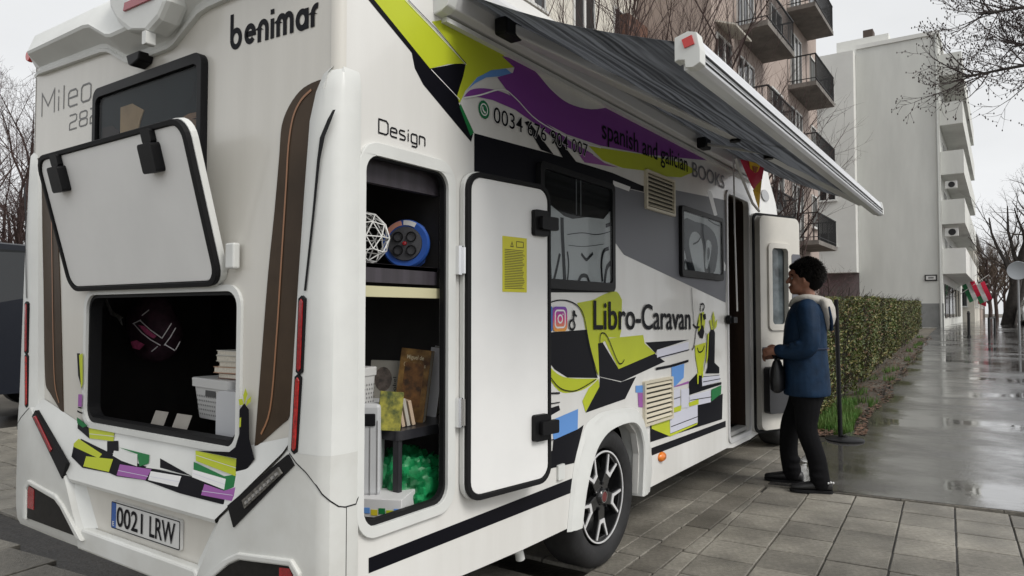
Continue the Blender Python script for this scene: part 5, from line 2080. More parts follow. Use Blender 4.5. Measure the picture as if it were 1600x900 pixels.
# body: head, neck, core, arms with hands, legs
mb = MB()
HZ = 1.585
mb.ball(T(-.010, 0, HZ + .010), .094, .094, .108, 20, 14)
mb.ball(T(.030, 0, HZ - .055), .066, .062, .072, 16, 10)
mb.ball(T(.062, 0, HZ - .095), .034, .036, .030, 12, 8)            # chin
mb.ball(T(.045, 0, HZ + .035), .055, .062, .045, 14, 8)            # brow
limb(mb, [(.080, 0, HZ + .022), (.098, 0, HZ - .005), (.112, 0, HZ - .028)], [.012, .014, .016], 8)   # nose
for s_ in (1, -1):
    mb.ball(T(.085, s_ * .012, HZ - .032), .012, .012, .010, 8, 6)
    mb.ball(T(.062, s_ * .038, HZ - .03), .028, .026, .03, 10, 6)   # cheeks
    mb.ball(T(-.008, s_ * .082, HZ - .012), .02, .012, .032, 10, 8)  # ears
mb.ball(T(.088, 0, HZ - .064), .014, .022, .007, 8, 6)
mb.ball(T(.086, 0, HZ - .077), .013, .020, .008, 8, 6)
limb(mb, [(-.015, 0, HZ - .04), (-.028, 0, 1.46), (-.03, 0, 1.38)], [.058, .056, .066])
mb.loft(ell_rings([(-.02, 0, .78, .11, .15), (-.02, 0, 1.0, .10, .14), (-.02, 0, 1.2, .11, .16), (-.02, 0, 1.36, .09, .15), (-.025, 0, 1.42, .05, .06)]))
ARM_L = [(-.03, .175, 1.345), (-.045, .235, 1.20), (-.035, .250, 1.075), (.06, .215, 1.03), (.165, .150, 1.04)]
ARM_R = [(-.03, -.175, 1.345), (-.02, -.235, 1.20), (.02, -.245, 1.085), (.09, -.20, 1.02), (.18, -.10, 1.0)]
for A_, s_ in ((ARM_L, 1), (ARM_R, -1)):
    limb(mb, A_, [.05, .045, .04, .035, .027])
    hx, hy, hz = A_[-1]
    limb(mb, [(hx, hy, hz), (hx + .035, hy - s_ * .015, hz - .005), (hx + .075, hy - s_ * .028, hz - .012)], [.026, .036, .032])
    for k in range(4):
        oy, oz = (-.008, .024 - .017 * k)
        L_ = (.048, .055, .052, .042)[k]
        b0 = (hx + .082, hy - s_ * .03, hz - .010 + oz)
        limb(mb, [b0, (b0[0] + L_ * .55, b0[1] - s_ * .006, b0[2] - .006), (b0[0] + L_ * .72, b0[1] - s_ * .028, b0[2] - .014), (b0[0] + L_ * .45, b0[1] - s_ * .045, b0[2] - .018)], [.0095, .009, .0085, .0075], 7)
    limb(mb, [(hx + .03, hy - s_ * .03, hz + .025), (hx + .06, hy - s_ * .05, hz + .035), (hx + .09, hy - s_ * .06, hz + .022)], [.011, .010, .008], 7)
FEET = {1: (-.055, .115), -1: (.145, -.135)}
for s_ in (1, -1):
    fx, fy_ = FEET[s_]
    limb(mb, [(-.02, s_ * .085, .80), (.0 + fx * .30, s_ * .095, .60), (.02 + fx * .6, s_ * .105, .45), (fx - .02, fy_ * .98, .25), (fx - .045, fy_, .09)], [.06, .05, .04, .035, .035])
bd = mb.build('body', SKIN, person, fix=False)
remesh(bd, .0065, 5, .5)
for s_ in (1, -1):
    mb = MB()
    mb.ball(T(.073, s_ * .032, HZ - .002), .011, .011, .010, 10, 8)
    ey = mb.build('eye', mat('eye_white', (.55, .52, .5), .2), person, smooth=60)
    mb = MB()
    mb.ball(T(.081, s_ * .033, HZ - .002), .0045, .0055, .0055, 8, 6)
    mb.build('iris', HAIR, ey, smooth=60)
    mb = MB()
    limb(mb, [(.085, s_ * .016, HZ + .022), (.084, s_ * .034, HZ + .027), (.070, s_ * .052, HZ + .021)], [.004, .005, .003], 6)
    mb.build('eyebrow', HAIR, person)
mb = MB()
limb(mb, [(.098, -.02, HZ - .071), (.101, 0, HZ - .0705), (.098, .02, HZ - .071)], [.003, .004, .003], 6)
mb.build('lips', mat('lips', (.30, .11, .09), .45), person)
# hair: cap of bushy tufts
mb = MB()
rg = random.Random(11)
mb.ball(T(-.028, 0, HZ + .033), .106, .102, .107, 18, 12)
mb.ball(T(-.062, 0, HZ - .010), .079, .088, .092, 16, 10)
mb.ball(T(.034, 0, HZ + .088), .052, .070, .036, 14, 8)
for k in range(240):
    th, ph = rg.uniform(0, 1.9), rg.uniform(0, 2 * math.pi)
    d = Vector((math.sin(th) * math.cos(ph), math.sin(th) * math.sin(ph), math.cos(th)))
    if d.x > .35 and d.z < .55:
        continue
    if abs(d.y) > .6 and d.z < .05 and d.x > -.35:
        continue
    c = Vector((-.028, 0, HZ + .025)) + Vector((d.x * .103, d.y * .099, d.z * .108))
    tip = c + d * rg.uniform(.004, .016) + Vector((rg.uniform(-.016, .016), rg.uniform(-.016, .016), rg.uniform(-.02, .012)))
    limb(mb, [tuple(c - d * .012), tuple((c + tip) / 2 + d * .006), tuple(tip)], [.014, .011, .006], 6)
hr = mb.build('hair', HAIR, person, fix=False)
remesh(hr, .0055, 4, .5)
mb = MB()
for k in range(2600):
    th, ph = rg.uniform(0, 1.95), rg.uniform(0, 2 * math.pi)
    d = Vector((math.sin(th) * math.cos(ph), math.sin(th) * math.sin(ph), math.cos(th)))
    if d.x > .4 and d.z < .55:
        continue
    if abs(d.y) > .6 and d.z < .05 and d.x > -.35:
        continue
    c = Vector((-.032, 0, HZ + .028)) + Vector((d.x * .107, d.y * .103, d.z * .111))
    t = (d * .8 + Vector((rg.uniform(-.5, .5), rg.uniform(-.5, .5), rg.uniform(-.9, .2)))).normalized()
    q1, q2 = c + d * .008 + t * .014, c + d * .006 + t * .032 + Vector((0, 0, -.006))
    mb.tube([T(*c), T(*q1), T(*q2)], [.0018, .0014, .0004], 3, caps=False)
hs_ = mb.build('loose_strands', mat('hair_strand', (.010, .008, .007), .6, spec=.2), hr, fix=False)
hs_['kind'] = 'stuff'
# jacket
mb = MB()
mb.loft(ell_rings([(-.015, 0, .70, .165, .215), (-.015, 0, .73, .168, .218), (-.012, 0, .88, .163, .212), (-.005, 0, 1.02, .158, .205), (-.005, 0, 1.10, .156, .205), (-.012, 0, 1.22, .152, .212), (-.022, 0, 1.32, .138, .208), (-.028, 0, 1.375, .115, .170), (-.028, 0, 1.415, .082, .095)], 24))
limb(mb, ARM_L, [.085, .074, .070, .060, .050])
limb(mb, ARM_R, [.085, .074, .070, .060, .050])
# sleeve folds and gathered cloth
for x, y, z, r in ((.03, .255, 1.10, .035), (-.03, .27, 1.13, .028), (.07, .235, 1.085, .030), (-.02, .262, 1.17, .028), (.15, .19, 1.06, .026)):
    mb.ball(T(x, y, z), r * 1.3, r, r * .7, 10, 8)
for k in range(7):
    a = R_(200 + 27 * k)
    limb(mb, [(-.012 + .150 * math.cos(a), .200 * math.sin(a), 1.00), (-.012 + .158 * math.cos(a + .06), .210 * math.sin(a + .06), .86), (-.012 + .162 * math.cos(a + .02), .214 * math.sin(a + .02), .74)], [.006, .013, .009], 6)
jk = mb.build('jacket', JACK, person, fix=False)
remesh(jk, .011, 3, .5)
mb = MB()
mb.tube([T(*p) for p in [(-.012 + .159 * math.cos(a), .209 * math.sin(a), 1.055) for a in [R_(15 * k) for k in range(24)]]], .004, 6, closed=True)
mb.build('waist_seam', mat('jacket_seam', (.008, .016, .05), .7), jk)
# hood lying on the back and round the neck
mb = MB()
pts = [(.095, .035, 1.375), (.065, .085, 1.415), (-.01, .112, 1.435), (-.085, .085, 1.42), (-.125, 0, 1.405), (-.085, -.085, 1.42), (-.01, -.112, 1.435), (.065, -.085, 1.415), (.095, -.035, 1.375)]
limb(mb, pts, [.014, .020, .027, .036, .042, .036, .027, .020, .014], 10)
mb.loft(ell_rings([(-.125, 0, 1.44, .02, .06), (-.140, 0, 1.42, .055, .125), (-.158, 0, 1.36, .062, .135), (-.170, 0, 1.29, .056, .115), (-.172, 0, 1.235, .040, .08), (-.165, 0, 1.195, .018, .03)], 16))
hd = mb.build('hood', HOOD, person, fix=False)
remesh(hd, .009, 3, .5)
mb = MB()
limb(mb, [(-.175, .12, 1.36), (-.190, .085, 1.26), (-.190, 0, 1.195), (-.190, -.085, 1.26), (-.175, -.12, 1.36)], [.010, .013, .014, .013, .010], 8)
mb.build('hood_trim', JACK, hd)
# trousers
mb = MB()
mb.loft(ell_rings([(-.015, 0, .62, .10, .15), (-.015, 0, .72, .135, .18), (-.015, 0, .85, .13, .17)], 20))
for s_ in (1, -1):
    fx, fy_ = FEET[s_]
    limb(mb, [(-.02, s_ * .085, .78), (.0 + fx * .30, s_ * .095, .60), (.02 + fx * .6, s_ * .105, .45), (fx - .02, fy_ * .98, .25), (fx - .045, fy_, .075)], [.115, .092, .076, .068, .070], 14)
    for z, r_ in ((.125, .074), (.185, .070)):
        mb.ball(T(fx * (1 - z * .4) - .035, fy_ + .006, z), r_, r_ * .95, .03, 12, 6)
tr = mb.build('trousers', TROU, person, fix=False)
remesh(tr, .010, 3, .5)
for s_ in (1, -1):
    fx, fy_ = FEET[s_]
    a = R_(8 * s_)
    q = lambda x, y, z: T(fx - .05 + x * math.cos(a) - y * math.sin(a), fy_ + x * math.sin(a) + y * math.cos(a), z)
    mb = MB()
    rings = []
    for x, hw, ht in ((-.075, .022, .055), (-.068, .034, .075), (-.02, .040, .085), (.05, .040, .075), (.11, .047, .058), (.165, .045, .045), (.20, .032, .036), (.212, .015, .028)):
        rings.append([q(x, hw * math.cos(2 * math.pi * k / 14), .016 + ht / 2 + ht / 2 * math.sin(2 * math.pi * k / 14)) for k in range(14)])
    mb.loft(rings)
    sh_ = mb.build('shoe', SHOE, person, smooth=60)
    mb = MB()
    ol = cat_rom([(-.08, 0), (-.06, .034), (.03, .038), (.11, .050), (.19, .038), (.218, 0), (.19, -.036), (.11, -.044), (.03, -.036), (-.06, -.034)], 3)
    mb.prism(ol, q, .002, .022)
    mb.build('sole', RUBBER, sh_, bevel=.004)
    if s_ > 0:
        mb = MB()
        for k in range(7):
            mb.ball(q(-.078 + .018 * k, .012 + .034 * math.sin(.5 + k * .42), .083 + .004 * (k % 2)), .010, .008, .008, 8, 6)
        mb.build('white_sock_edge', mat('sock_white', (.6, .6, .6), .8), sh_)
# bag held in the hands
bg_ = empty('shoulder_bag', T(.25, .06, .66), 'soft black bag held in front of the person', 'bag')
mb = MB()
mb.loft([[T(.19 + ax * math.cos(2 * math.pi * k / 16), .07 + ay * math.sin(2 * math.pi * k / 16), z) for k in range(16)] for z, ax, ay in ((.72, .03, .09), (.74, .05, .115), (.80, .055, .125), (.88, .050, .12), (.94, .034, .11), (.97, .016, .10))])
b1 = mb.build('pouch', mat('bag_black', (.010, .010, .012), .45, bump=.5, bscale=12), bg_, smooth=60)
mb = MB()
mb.tube([T(*p) for p in cat_rom([(.19, .15, .96), (.225, .13, 1.02), (.235, .07, 1.04), (.225, .0, 1.02), (.19, -.02, .96)], 5, False)], .010, 8)
mb.build('strap', TROU, bg_, smooth=60)

# ------------------------------------------------------------------ hedge, grass, leaves
LEAFA = mat('hedge_leaf', (.092, .120, .024), .5, col2=(.048, .068, .015), vscale=1.6)
LEAFB = mat('hedge_leaf_pale', (.24, .22, .07), .5, col2=(.15, .13, .045), vscale=2.0)
LEAFC = mat('hedge_leaf_dry', (.16, .10, .05), .7)
TWIG = mat('twig_brown', (.045, .034, .028), .85, var=.3, vscale=9)


def hy(x):
    return 0.05 + 0.042 * (x - 8.3)


def hedge(label, x0, x1, h, dep, nleaf, seed):
    rg = random.Random(seed)
    e = empty('hedge', ((x0 + x1) / 2, hy((x0 + x1) / 2) + dep / 2, gz(x0)), label, 'hedge', 'hedges along the footpath')
    mb = MB()
    L = x1 - x0
    for k in range(nleaf):
        r = rg.random()
        x = x0 + L * rg.random() ** 1.5
        zt = h + .09 * noise.noise(Vector((x * 1.3, seed, 0))) + .03 * noise.noise(Vector((x * 5, seed, 3)))
        bulge = .16 * noise.noise(Vector((x * .9, seed * 2, 1))) + .05 * noise.noise(Vector((x * 3, seed * 2, rg.random() * 2)))
        inn = min(rg.expovariate(14), .35)
        if r < .66:
            z = zt * rg.random() ** .8
            y = hy(x) + bulge + inn + (.10 if z < .25 else 0)
        elif r < .86:
            z = zt - inn * .7
            y = hy(x) + bulge + (dep - bulge) * rg.random()
        else:
            z = zt * rg.random()
            y = hy(x) + dep * rg.random()
            x = x0 + inn + .06 * noise.noise(Vector((y * 3, z * 3, seed)))
        p = Vector((x, y, gz(x) + max(.06, z)))
        s_ = rg.uniform(.016, .034) * (1 + .35 * (x - x0) / L)
        d = Vector((rg.uniform(-1, 1), rg.uniform(-1, .6), rg.uniform(-.3, 1))).normalized()
        w_ = d.orthogonal().normalized()
        w_ = Matrix.Rotation(rg.uniform(0, 6.3), 3, d) @ w_
        a = p + d * s_
        n_3 = d.cross(w_) * s_ * .18
        nn_ = noise.noise(Vector((x * 1.6, z * 2.2, seed)))
        if nn_ < -.22 and rg.random() < .8:
            continue
        mi = 1 if rg.random() < .24 + .5 * nn_ else (2 if rg.random() < .15 - .3 * nn_ else 0)
        mb.add([p - d * s_, p + w_ * s_ * .48 + n_3, a, p - w_ * s_ * .48 + n_3], [(0, 1, 2, 3)], mi)
    f = mb.build('foliage', [LEAFA, LEAFB, LEAFC], e, fix=False)
    f['kind'] = 'stuff'
    mb = MB()
    for k in range(int(L * 16)):
        x = x0 + .1 + (L - .2) * rg.random()
        y = hy(x) + .12 + (dep - .25) * rg.random()
        z0_ = gz(x) - .02
        pts = [(x, y, z0_)]
        for j in range(3):
            pts.append((x + rg.uniform(-.12, .12), y + rg.uniform(-.1, .1), z0_ + h * (j + 1) / 3.1))
        mb.tube(pts, [.010, .008, .006, .003], 4, caps=False)
    for k in range(int(L * 70)):
        x = x0 + L * rg.random() ** 1.4
        z0_ = gz(x) + .15 + (h - .1) * rg.random()
        y = hy(x) + rg.uniform(-.02, .18)
        d = Vector((rg.uniform(-.6, .6), rg.uniform(-.9, .1), rg.uniform(.2, 1))) * rg.uniform(.10, .22)
        mb.tube([(x, y, z0_), (x + d.x, y + d.y, z0_ + d.z)], [.005, .0025], 3, caps=False)
    t = mb.build('stems', TWIG, e, fix=False)
    t['kind'] = 'stuff'
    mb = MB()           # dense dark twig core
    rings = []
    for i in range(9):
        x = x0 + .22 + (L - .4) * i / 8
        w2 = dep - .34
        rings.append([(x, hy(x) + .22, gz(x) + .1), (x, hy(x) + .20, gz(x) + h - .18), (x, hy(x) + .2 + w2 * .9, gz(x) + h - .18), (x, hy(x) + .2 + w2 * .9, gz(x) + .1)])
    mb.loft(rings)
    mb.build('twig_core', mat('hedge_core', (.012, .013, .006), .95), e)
    return e


hedge('clipped green hedge directly behind the person beside the wet path', 7.7, 18.6, 1.46, 1.1, 30000, 5)
hedge('further clipped hedge, nearer the grey building', 19.5, 32.5, 1.40, 1.1, 20000, 9)

GRASS = mat('grass_green', (.055, .155, .02), .6, col2=(.10, .15, .03), vscale=6)
mb = MB()
rg = random.Random(21)
for k in range(9000):
    x = 6.9 + 24 * rg.random() ** 2.2
    y = path_rim(x) + .04 + (hy(x) + .14 - path_rim(x)) * rg.random()
    if noise.noise(Vector((x * 1.1, y * 3, 4))) < (-.18 if x < 10.0 else .26):
        continue
    h_ = rg.uniform(.03, .10)
    a = rg.uniform(0, 6.3)
    d = Vector((math.cos(a), math.sin(a), 0))
    p = Vector((x, y, gz(x) - .055))
    tip = p + Vector((d.x * .04 * rg.random(), d.y * .04 * rg.random(), h_ + .05))
    sd_ = Vector((-d.y, d.x, 0)) * (.004 + .0002 * x)
    mb.add([p - sd_, p + sd_, tip], [(0, 1, 2)])
g = mb.build('grass', GRASS, fix=False)
g['kind'] = 'stuff'
tag(g, 'short green grass tufts along the foot of the hedge', 'grass')
mb = MB()
for k in range(4800):
    x = 6.8 + 24 * rg.random() ** 1.8
    y = path_rim(x) - .10 + (hy(x) + .25 - path_rim(x)) * rg.random()
    p = Vector((x, y, gz(x) + (.008 if y < path_rim(x) else -.05 + .02 * rg.random())))
    s_ = rg.uniform(.015, .035)
    a = rg.uniform(0, 6.3)
    u = Vector((math.cos(a), math.sin(a), rg.uniform(-.2, .3))) * s_
    w_ = Vector((-math.sin(a), math.cos(a), rg.uniform(-.2, .3))) * s_ * .6
    mb.add([p - u, p + w_, p + u, p - w_], [(0, 1, 2, 3)])
g = mb.build('leaf_litter', mat('dead_leaf', (.15, .075, .042), .7, col2=(.06, .036, .022), vscale=4), fix=False)
g['kind'] = 'stuff'
tag(g, 'brown dead leaves lying along the hedge and path edge', 'leaves')

# ------------------------------------------------------------------ bare trees
BARK = mat('bark_dark', (.030, .025, .022), .9, var=.35, vscale=6, bump=.6, bscale=18)
BARKR = mat('bark_reddish', (.055, .034, .030), .9, var=.3, vscale=6)
TWIGR = mat('twig_reddish', (.060, .036, .033), .9)
BUD = mat('bud_dark', (.030, .018, .016), .8)


def grow(mbs, p, d, L, r, lvl, maxl, rg, nch, spread, up, buds=None):
    seg = 5 if lvl < 2 else 3
    pts, rad = [p.copy()], [r]
    q = p.copy()
    dd = d.copy()
    for i in range(seg):
        wob = .10 if lvl == 0 else .22
        dd = (dd + Vector((rg.uniform(-wob, wob), rg.uniform(-wob, wob), rg.uniform(-wob, wob) + up * .12))).normalized()
        q = q + dd * (L / seg)
        pts.append(q.copy())
        rad.append(r * (1 - .75 * (i + 1) / seg) if lvl > 0 else r * (1 - .62 * (i + 1) / seg))
    mbs[0 if lvl <= 1 else 1].tube(pts, rad, 8 if lvl == 0 else (5 if lvl == 1 else 3), caps=False)
    if buds is not None and lvl >= maxl - 1:
        e = pts[-1]
        mbs[1].ball(tuple(e), buds, buds, buds * 1.8, 5, 4)
    if lvl >= maxl:
        return
    n = nch[lvl]
    for k in range(n):
        t = .25 + .75 * (k + rg.random()) / n
        i = min(int(t * seg), seg - 1)
        f = t * seg - i
        b = pts[i].lerp(pts[i + 1], f)
        rb = rad[i] * (1 - f) + rad[i + 1] * f
        ax = dd.orthogonal().normalized()
        ax = Matrix.Rotation(rg.uniform(0, 6.283), 3, dd) @ ax
        an = spread * rg.uniform(.6, 1.3)
        nd = (Matrix.Rotation(an, 3, ax) @ dd).normalized()
        grow(mbs, b, nd, L * rg.uniform(.42, .66) * (1.15 - .45 * t), max(rb * .58, .0035), lvl + 1, maxl, rg, nch, spread, up, buds)


def tree(label, base, h, r, seed, nch=(9, 6, 5, 3), spread=.75, up=.5, lean=(0, 0), mats=(BARK, TWIG), stems=1, group='bare trees', name='bare_tree', buds=None, maxl=None):
    rg = random.Random(seed)
    e = empty(name, base, label, 'shrub' if 'shrub' in name else 'tree', group)
    mbs = [MB(), MB()]
    for k in range(stems):
        d = Vector((lean[0] + (rg.uniform(-.22, .22) if stems > 1 else 0), lean[1] + (rg.uniform(-.22, .22) if stems > 1 else 0), 1)).normalized()
        b = Vector(base) + (Vector((rg.uniform(-.25, .25), rg.uniform(-.25, .25), -.1)) if stems > 1 else Vector((0, 0, -.1)))
        grow(mbs, b, d, h * rg.uniform(.62, .8) if stems > 1 else h * .72, r, 0, maxl or len(nch), rg, nch, spread, up, buds)
    mbs[0].build('trunk', mats[0], e, fix=False, smooth=60)
    c = mbs[1].build('crown', mats[1], e, fix=False)
    c['kind'] = 'stuff'
    return e


# slender trees between the van and the houses
for k, (x, y, h, sd_) in enumerate(((9.2, 4.4, 8.5, 1), (10.6, 3.6, 7.8, 2), (12.0, 4.2, 8.8, 3), (13.4, 3.4, 7.6, 4), (15.0, 3.9, 8.2, 6), (16.8, 3.5, 7.2, 8))):
    tree(('leftmost', 'second', 'third', 'fourth', 'fifth', 'rightmost')[k] + ' of the slender bare trees showing above the awning', (x, y, gz(x)), h, .08, sd_, (9, 6, 5), .5, .8, stems=3, mats=(BARKR, TWIGR), group='bare trees above the awning')
tree('small bare tree whose branches cross in front of the balconies', (17.6, 3.1, gz(17.6)), 6.6, .06, 31, (9, 5, 3), .85, .5, mats=(BARKR, TWIGR), lean=(.05, -.06))
tree('low twiggy reddish shrub against the grey wall behind the hedge', (22.5, 2.9, gz(22.5)), 2.9, .035, 41, (9, 6, 4), .9, .3, stems=5, mats=(BARKR, mat('twig_pink', (.11, .055, .06), .9)), name='bare_shrub', group=None)
# far left
for k, (x, y, h, sd_, lb) in enumerate(((5.6, 17.5, 7.6, 51, 'nearest bare tree left of the motorhome'), (8.4, 20.5, 8.6, 52, 'taller bare tree behind the left rear corner of the motorhome'), (4.2, 13.2, 4.6, 53, 'low reddish bare tree beside the dark van'), (7.0, 25.5, 9.2, 54, 'farthest bare tree at the left edge'))):
    tree(lb, (x, y, 0), h, .11 if k != 2 else .06, sd_, (12, 8, 6, 4) if k != 2 else (12, 9, 6), .75, .55, mats=(BARKR, TWIGR), stems=1 if k != 2 else 4, group='bare trees at the left edge')
# leaning street trees on the right and trees farther up
tree('leaning dark street tree right of the bollards', (50.0, -1.95, gz(50)), 10.5, .34, 61, (7, 5, 4, 3), .75, .4, lean=(0, -.22), group='street trees')
tree('second leaning street tree close behind the first', (53.5, -2.15, gz(53)), 10.0, .28, 62, (7, 5, 4, 3), .75, .4, lean=(.05, -.26), group='street trees')
for k, (x, y, h) in enumerate(((66, -.95, 7.0), (74, -1.35, 7.6), (84, -1.3, 8.2), (96, -2.0, 8.8), (70, -2.6, 8.0))):
    tree(('nearest', 'second', 'third', 'farthest', 'rightmost')[k] + ' of the brownish trees where the street ends', (x, y, gz(x)), h, .16, 70 + k, (16, 9, 7), .6, .7, mats=(BARKR, mat('twig_tan', (.085, .060, .042), .9)), group='trees where the street ends')
# near tree whose budding bough hangs into the picture from the right
rg = random.Random(99)
bough = empty('budding_tree', (11.0, -5.0, gz(11)), 'tree with dark budding boughs hanging in at the upper right', 'tree')
mbs = [MB(), MB()]
mbs[0].tube([(11, -5, gz(11) - .1), (11.05, -4.95, 2.2), (11, -4.9, 3.8), (11.1, -4.9, 6.5), (11, -5, 9)], [.20, .17, .15, .11, .04], 12, caps=False)
for a_, b_, c_, r_ in (((11.0, -4.9, 3.7), (10.2, -3.1, 4.55), (9.2, -1.35, 4.35), .05), ((11.0, -4.9, 4.4), (10.0, -3.0, 5.2), (9.0, -1.55, 5.05), .05), ((11.0, -4.9, 4.0), (10.8, -3.2, 5.0), (10.4, -1.9, 5.0), .045), ((11.0, -4.9, 3.5), (10.6, -3.6, 4.0), (10.3, -2.75, 4.05), .035)):
    q = [Vector(v) for v in cat_rom([a_, b_, c_], 6, False)]
    mbs[0].tube(q, [r_ * (1 - .75 * i / (len(q) - 1)) for i in range(len(q))], 7, caps=False)
    for i in range(4, len(q)):
        for k in range(5):
            d = (q[i] - q[i - 1]).normalized()
            ax = Matrix.Rotation(rg.uniform(0, 6.3), 3, d) @ d.orthogonal().normalized()
            nd = (Matrix.Rotation(rg.uniform(.4, 1.1), 3, ax) @ d)
            grow(mbs, q[i].lerp(q[i - 1], rg.random()), nd, rg.uniform(.45, .85), .011, 2, 4, rg, (0, 0, 5, 4), .75, .9, .0075)
mbs[0].build('trunk', BARK, bough, fix=False, smooth=60)
c = mbs[1].build('crown', BUD, bough, fix=False)
c['kind'] = 'stuff'

# ------------------------------------------------------------------ buildings
PINK = mat('stucco_pinkish', (.41, .335, .295), .9, col2=(.35, .285, .25), vscale=1.2, bump=.2, bscale=30)
CREAMW = mat('stucco_cream', (.62, .59, .52), .9, var=.08, vscale=1.0, bump=.2, bscale=30)
GREYW = mat('stucco_grey', (.66, .665, .63), .9, col2=(.57, .575, .545), vscale=.9, bump=.25, bscale=18, stretch=(1, 1, .22))
GREYW2 = mat('stucco_light_grey', (.68, .68, .65), .9, var=.05, vscale=.6, bump=.2, bscale=18)
CONC = mat('balcony_concrete', (.17, .155, .14), .85, var=.25, vscale=2)
WFRAME = mat('window_white', (.62, .62, .60), .5)
WGLASS = mat('window_glass', (.018, .020, .022), .06, spec=.5)
IRON = mat('railing_iron', (.012, .012, .013), .6)
ROOF = mat('roof_grey', (.20, .20, .20), .8)


def window(parent, x, y, z, w, h, axis, mull=2):
    """window on a facade: axis 'y' faces -y, 'x' faces -x"""
    if axis == 'y':
        f = lambda u, v, t: (x + u, y + t, z + v)
    else:
        f = lambda u, v, t: (x + t, y + u, z + v)
    mb = MB()
    cells = []
    for k in range(mull):
        a = -w / 2 + w * k / mull
        cells.append([(a + .06, .06), (a + w / mull - .04, .06), (a + w / mull - .04, h - .06), (a + .06, h - .06)])
    mb.prism([(-w / 2, 0), (w / 2, 0), (w / 2, h), (-w / 2, h)], f, -.05, .02, cells)
    o = mb.build('window', WFRAME, parent)
    mb = MB()
    mb.prism([(-w / 2 + .03, .03), (w / 2 - .03, .03), (w / 2 - .03, h - .03), (-w / 2 + .03, h - .03)], f, -.015, -.005)
    mb.build('pane', WGLASS, o)
    mb = MB()
    mb.prism([(-w / 2 - .06, -.06), (w / 2 + .06, -.06), (w / 2 + .06, 0), (-w / 2 - .06, 0)], f, -.12, .0)
    mb.build('sill', WFRAME, o)
    return o


def balcony(parent, x0, x1, y0, y1, z):
    """slab from the wall y1 out to y0"""
    mb = MB()
    mb.box(x0, x1, y0, y1, z - .16, z)
    o = mb.build('balcony', CONC, parent)
    mb = MB()
    zt = z + 1.0
    for a, b in (((x0 + .03, y1), (x0 + .03, y0 + .03)), ((x0 + .03, y0 + .03), (x1 - .03, y0 + .03)), ((x1 - .03, y0 + .03), (x1 - .03, y1))):
        mb.bar((*a, zt), (*b, zt), .05, .04)
        mb.bar((*a, z + .12), (*b, z + .12), .03, .025)
        n = max(2, int(math.dist(a, b) / .14))
        for k in range(n + 1):
            t = k / n
            px, py = a[0] + (b[0] - a[0]) * t, a[1] + (b[1] - a[1]) * t
            mb.bar((px, py, z + .0), (px, py, zt), .022, .022, up=(1, 0, 0))
    r = mb.build('railing', IRON, o, fix=False)
    return o


FY = 4.65
bP = empty('apartment_block', (24, FY, gz(24)), 'pinkish stucco apartment block with dark railed balconies', 'building')
mb = MB()
mb.box(17.3, 30.8, FY, 15, gz(17) - .3, 17.5)
mb.build('wall', PINK, bP)
mb = MB()
mb.box(17.1, 31.0, FY - .25, 15.2, 17.5, 17.8)
mb.build('roof', ROOF, bP)
for st_ in range(4):
    z = 3.95 + 2.9 * st_
    for xa, xb in ((19.2, 22.4), (25.7, 29.1)):
        balcony(bP, xa, xb, 3.65, FY, z)
        window(bP, (xa + xb) / 2 - .4, FY, z + .08, 1.7, 2.15, 'y', 3)
    window(bP, 24.1, FY, z + .9, 1.5, 1.35, 'y', 2)
    window(bP, 18.3, FY, z + .9, 1.3, 1.35, 'y', 2)
    window(bP, 29.9, FY, z + .9, 1.0, 1.35, 'y', 1)
    mb = MB()
    mb.obox((18.3, FY - .28, z + 2.42), (.75, 0, 0), (0, .30, .12), (0, .008, -.02))
    mb.build('window_canopy', CREAMW, bP)
bQ = empty('cream_house', (12, 7, gz(12)), 'cream rendered house behind the slender bare trees', 'building')
mb = MB()
mb.box(7.5, 17.2, 6.8, 16, gz(8) - .3, 11.5)
mb.build('wall', CREAMW, bQ)
mb = MB()
mb.prism([(6.5, 11.5), (16.3, 11.5), (11.4, 14.2)], lambda u, v, w: (w, u, v), 7.2, 17.25)
mb.build('roof', mat('roof_tile_brown', (.14, .065, .045), .85, var=.2, vscale=8), bQ)
for x in (9.2, 11.6, 14.0, 16.2):
    for z in (2.4, 5.3, 8.2):
        window(bQ, x, 6.8, z, 1.1, 1.45, 'y', 2)
mb = MB()
mb.box(16.0, 17.28, 6.5, 6.82, 4.0, 9.5)
mb.build('brick_pier', mat('brick_brown', (.16, .085, .06), .9, var=.25, vscale=12), bQ)

XG = 42.0
gy = lambda px: RR(px, 450, XG).y
gzz = lambda px, py: RR(px, py, XG).z
bG = empty('grey_building', (XG, gy(1400), gz(XG)), 'tall grey rendered building with a blank gable wall facing the path', 'building')
ztop = gzz(1400, 66)
mb = MB()
mb.box(XG, XG + 22, gy(1473), gy(1343), gz(XG) - .3, ztop)
mb.build('gable_wall', GREYW, bG)
mb = MB()
mb.box(XG - .08, XG + 22.1, gy(1473) - .08, gy(1343) - .01, ztop, ztop + .22)
rf = mb.build('parapet', GREYW2, bG)
zb = gzz(1320, 427)
mb = MB()
mb.box(XG - .8, XG + 14, gy(1343) + .01, gy(1343) + 5.5, zb, ztop - .25)
mb.build('side_wing', GREYW2, bG)
mb = MB()
mb.box(XG - .0, XG + 14, gy(1343) + .02, gy(1343) + 5.4, gz(XG) - .3, zb)
mb.build('ground_floor', mat('plinth_mauve', (.15, .12, .12), .9, var=.1), bG)
mb = MB()
mb.box(XG + 1.0, XG + 8, gy(1392), gy(1308), ztop - .2, ztop + .95)
mb.build('stair_head', GREYW2, rf)
mb = MB()
mb.box(XG + 1.2, XG + 2.0, gy(1366), gy(1350), ztop + .95, ztop + 1.45)
mb.build('chimney', mat('chimney_brown', (.08, .06, .05), .9), rf)
mb = MB()
mb.box(XG - .02, XG + .02, gy(1474), gy(1424), gz(XG), gz(XG) + 1.25)
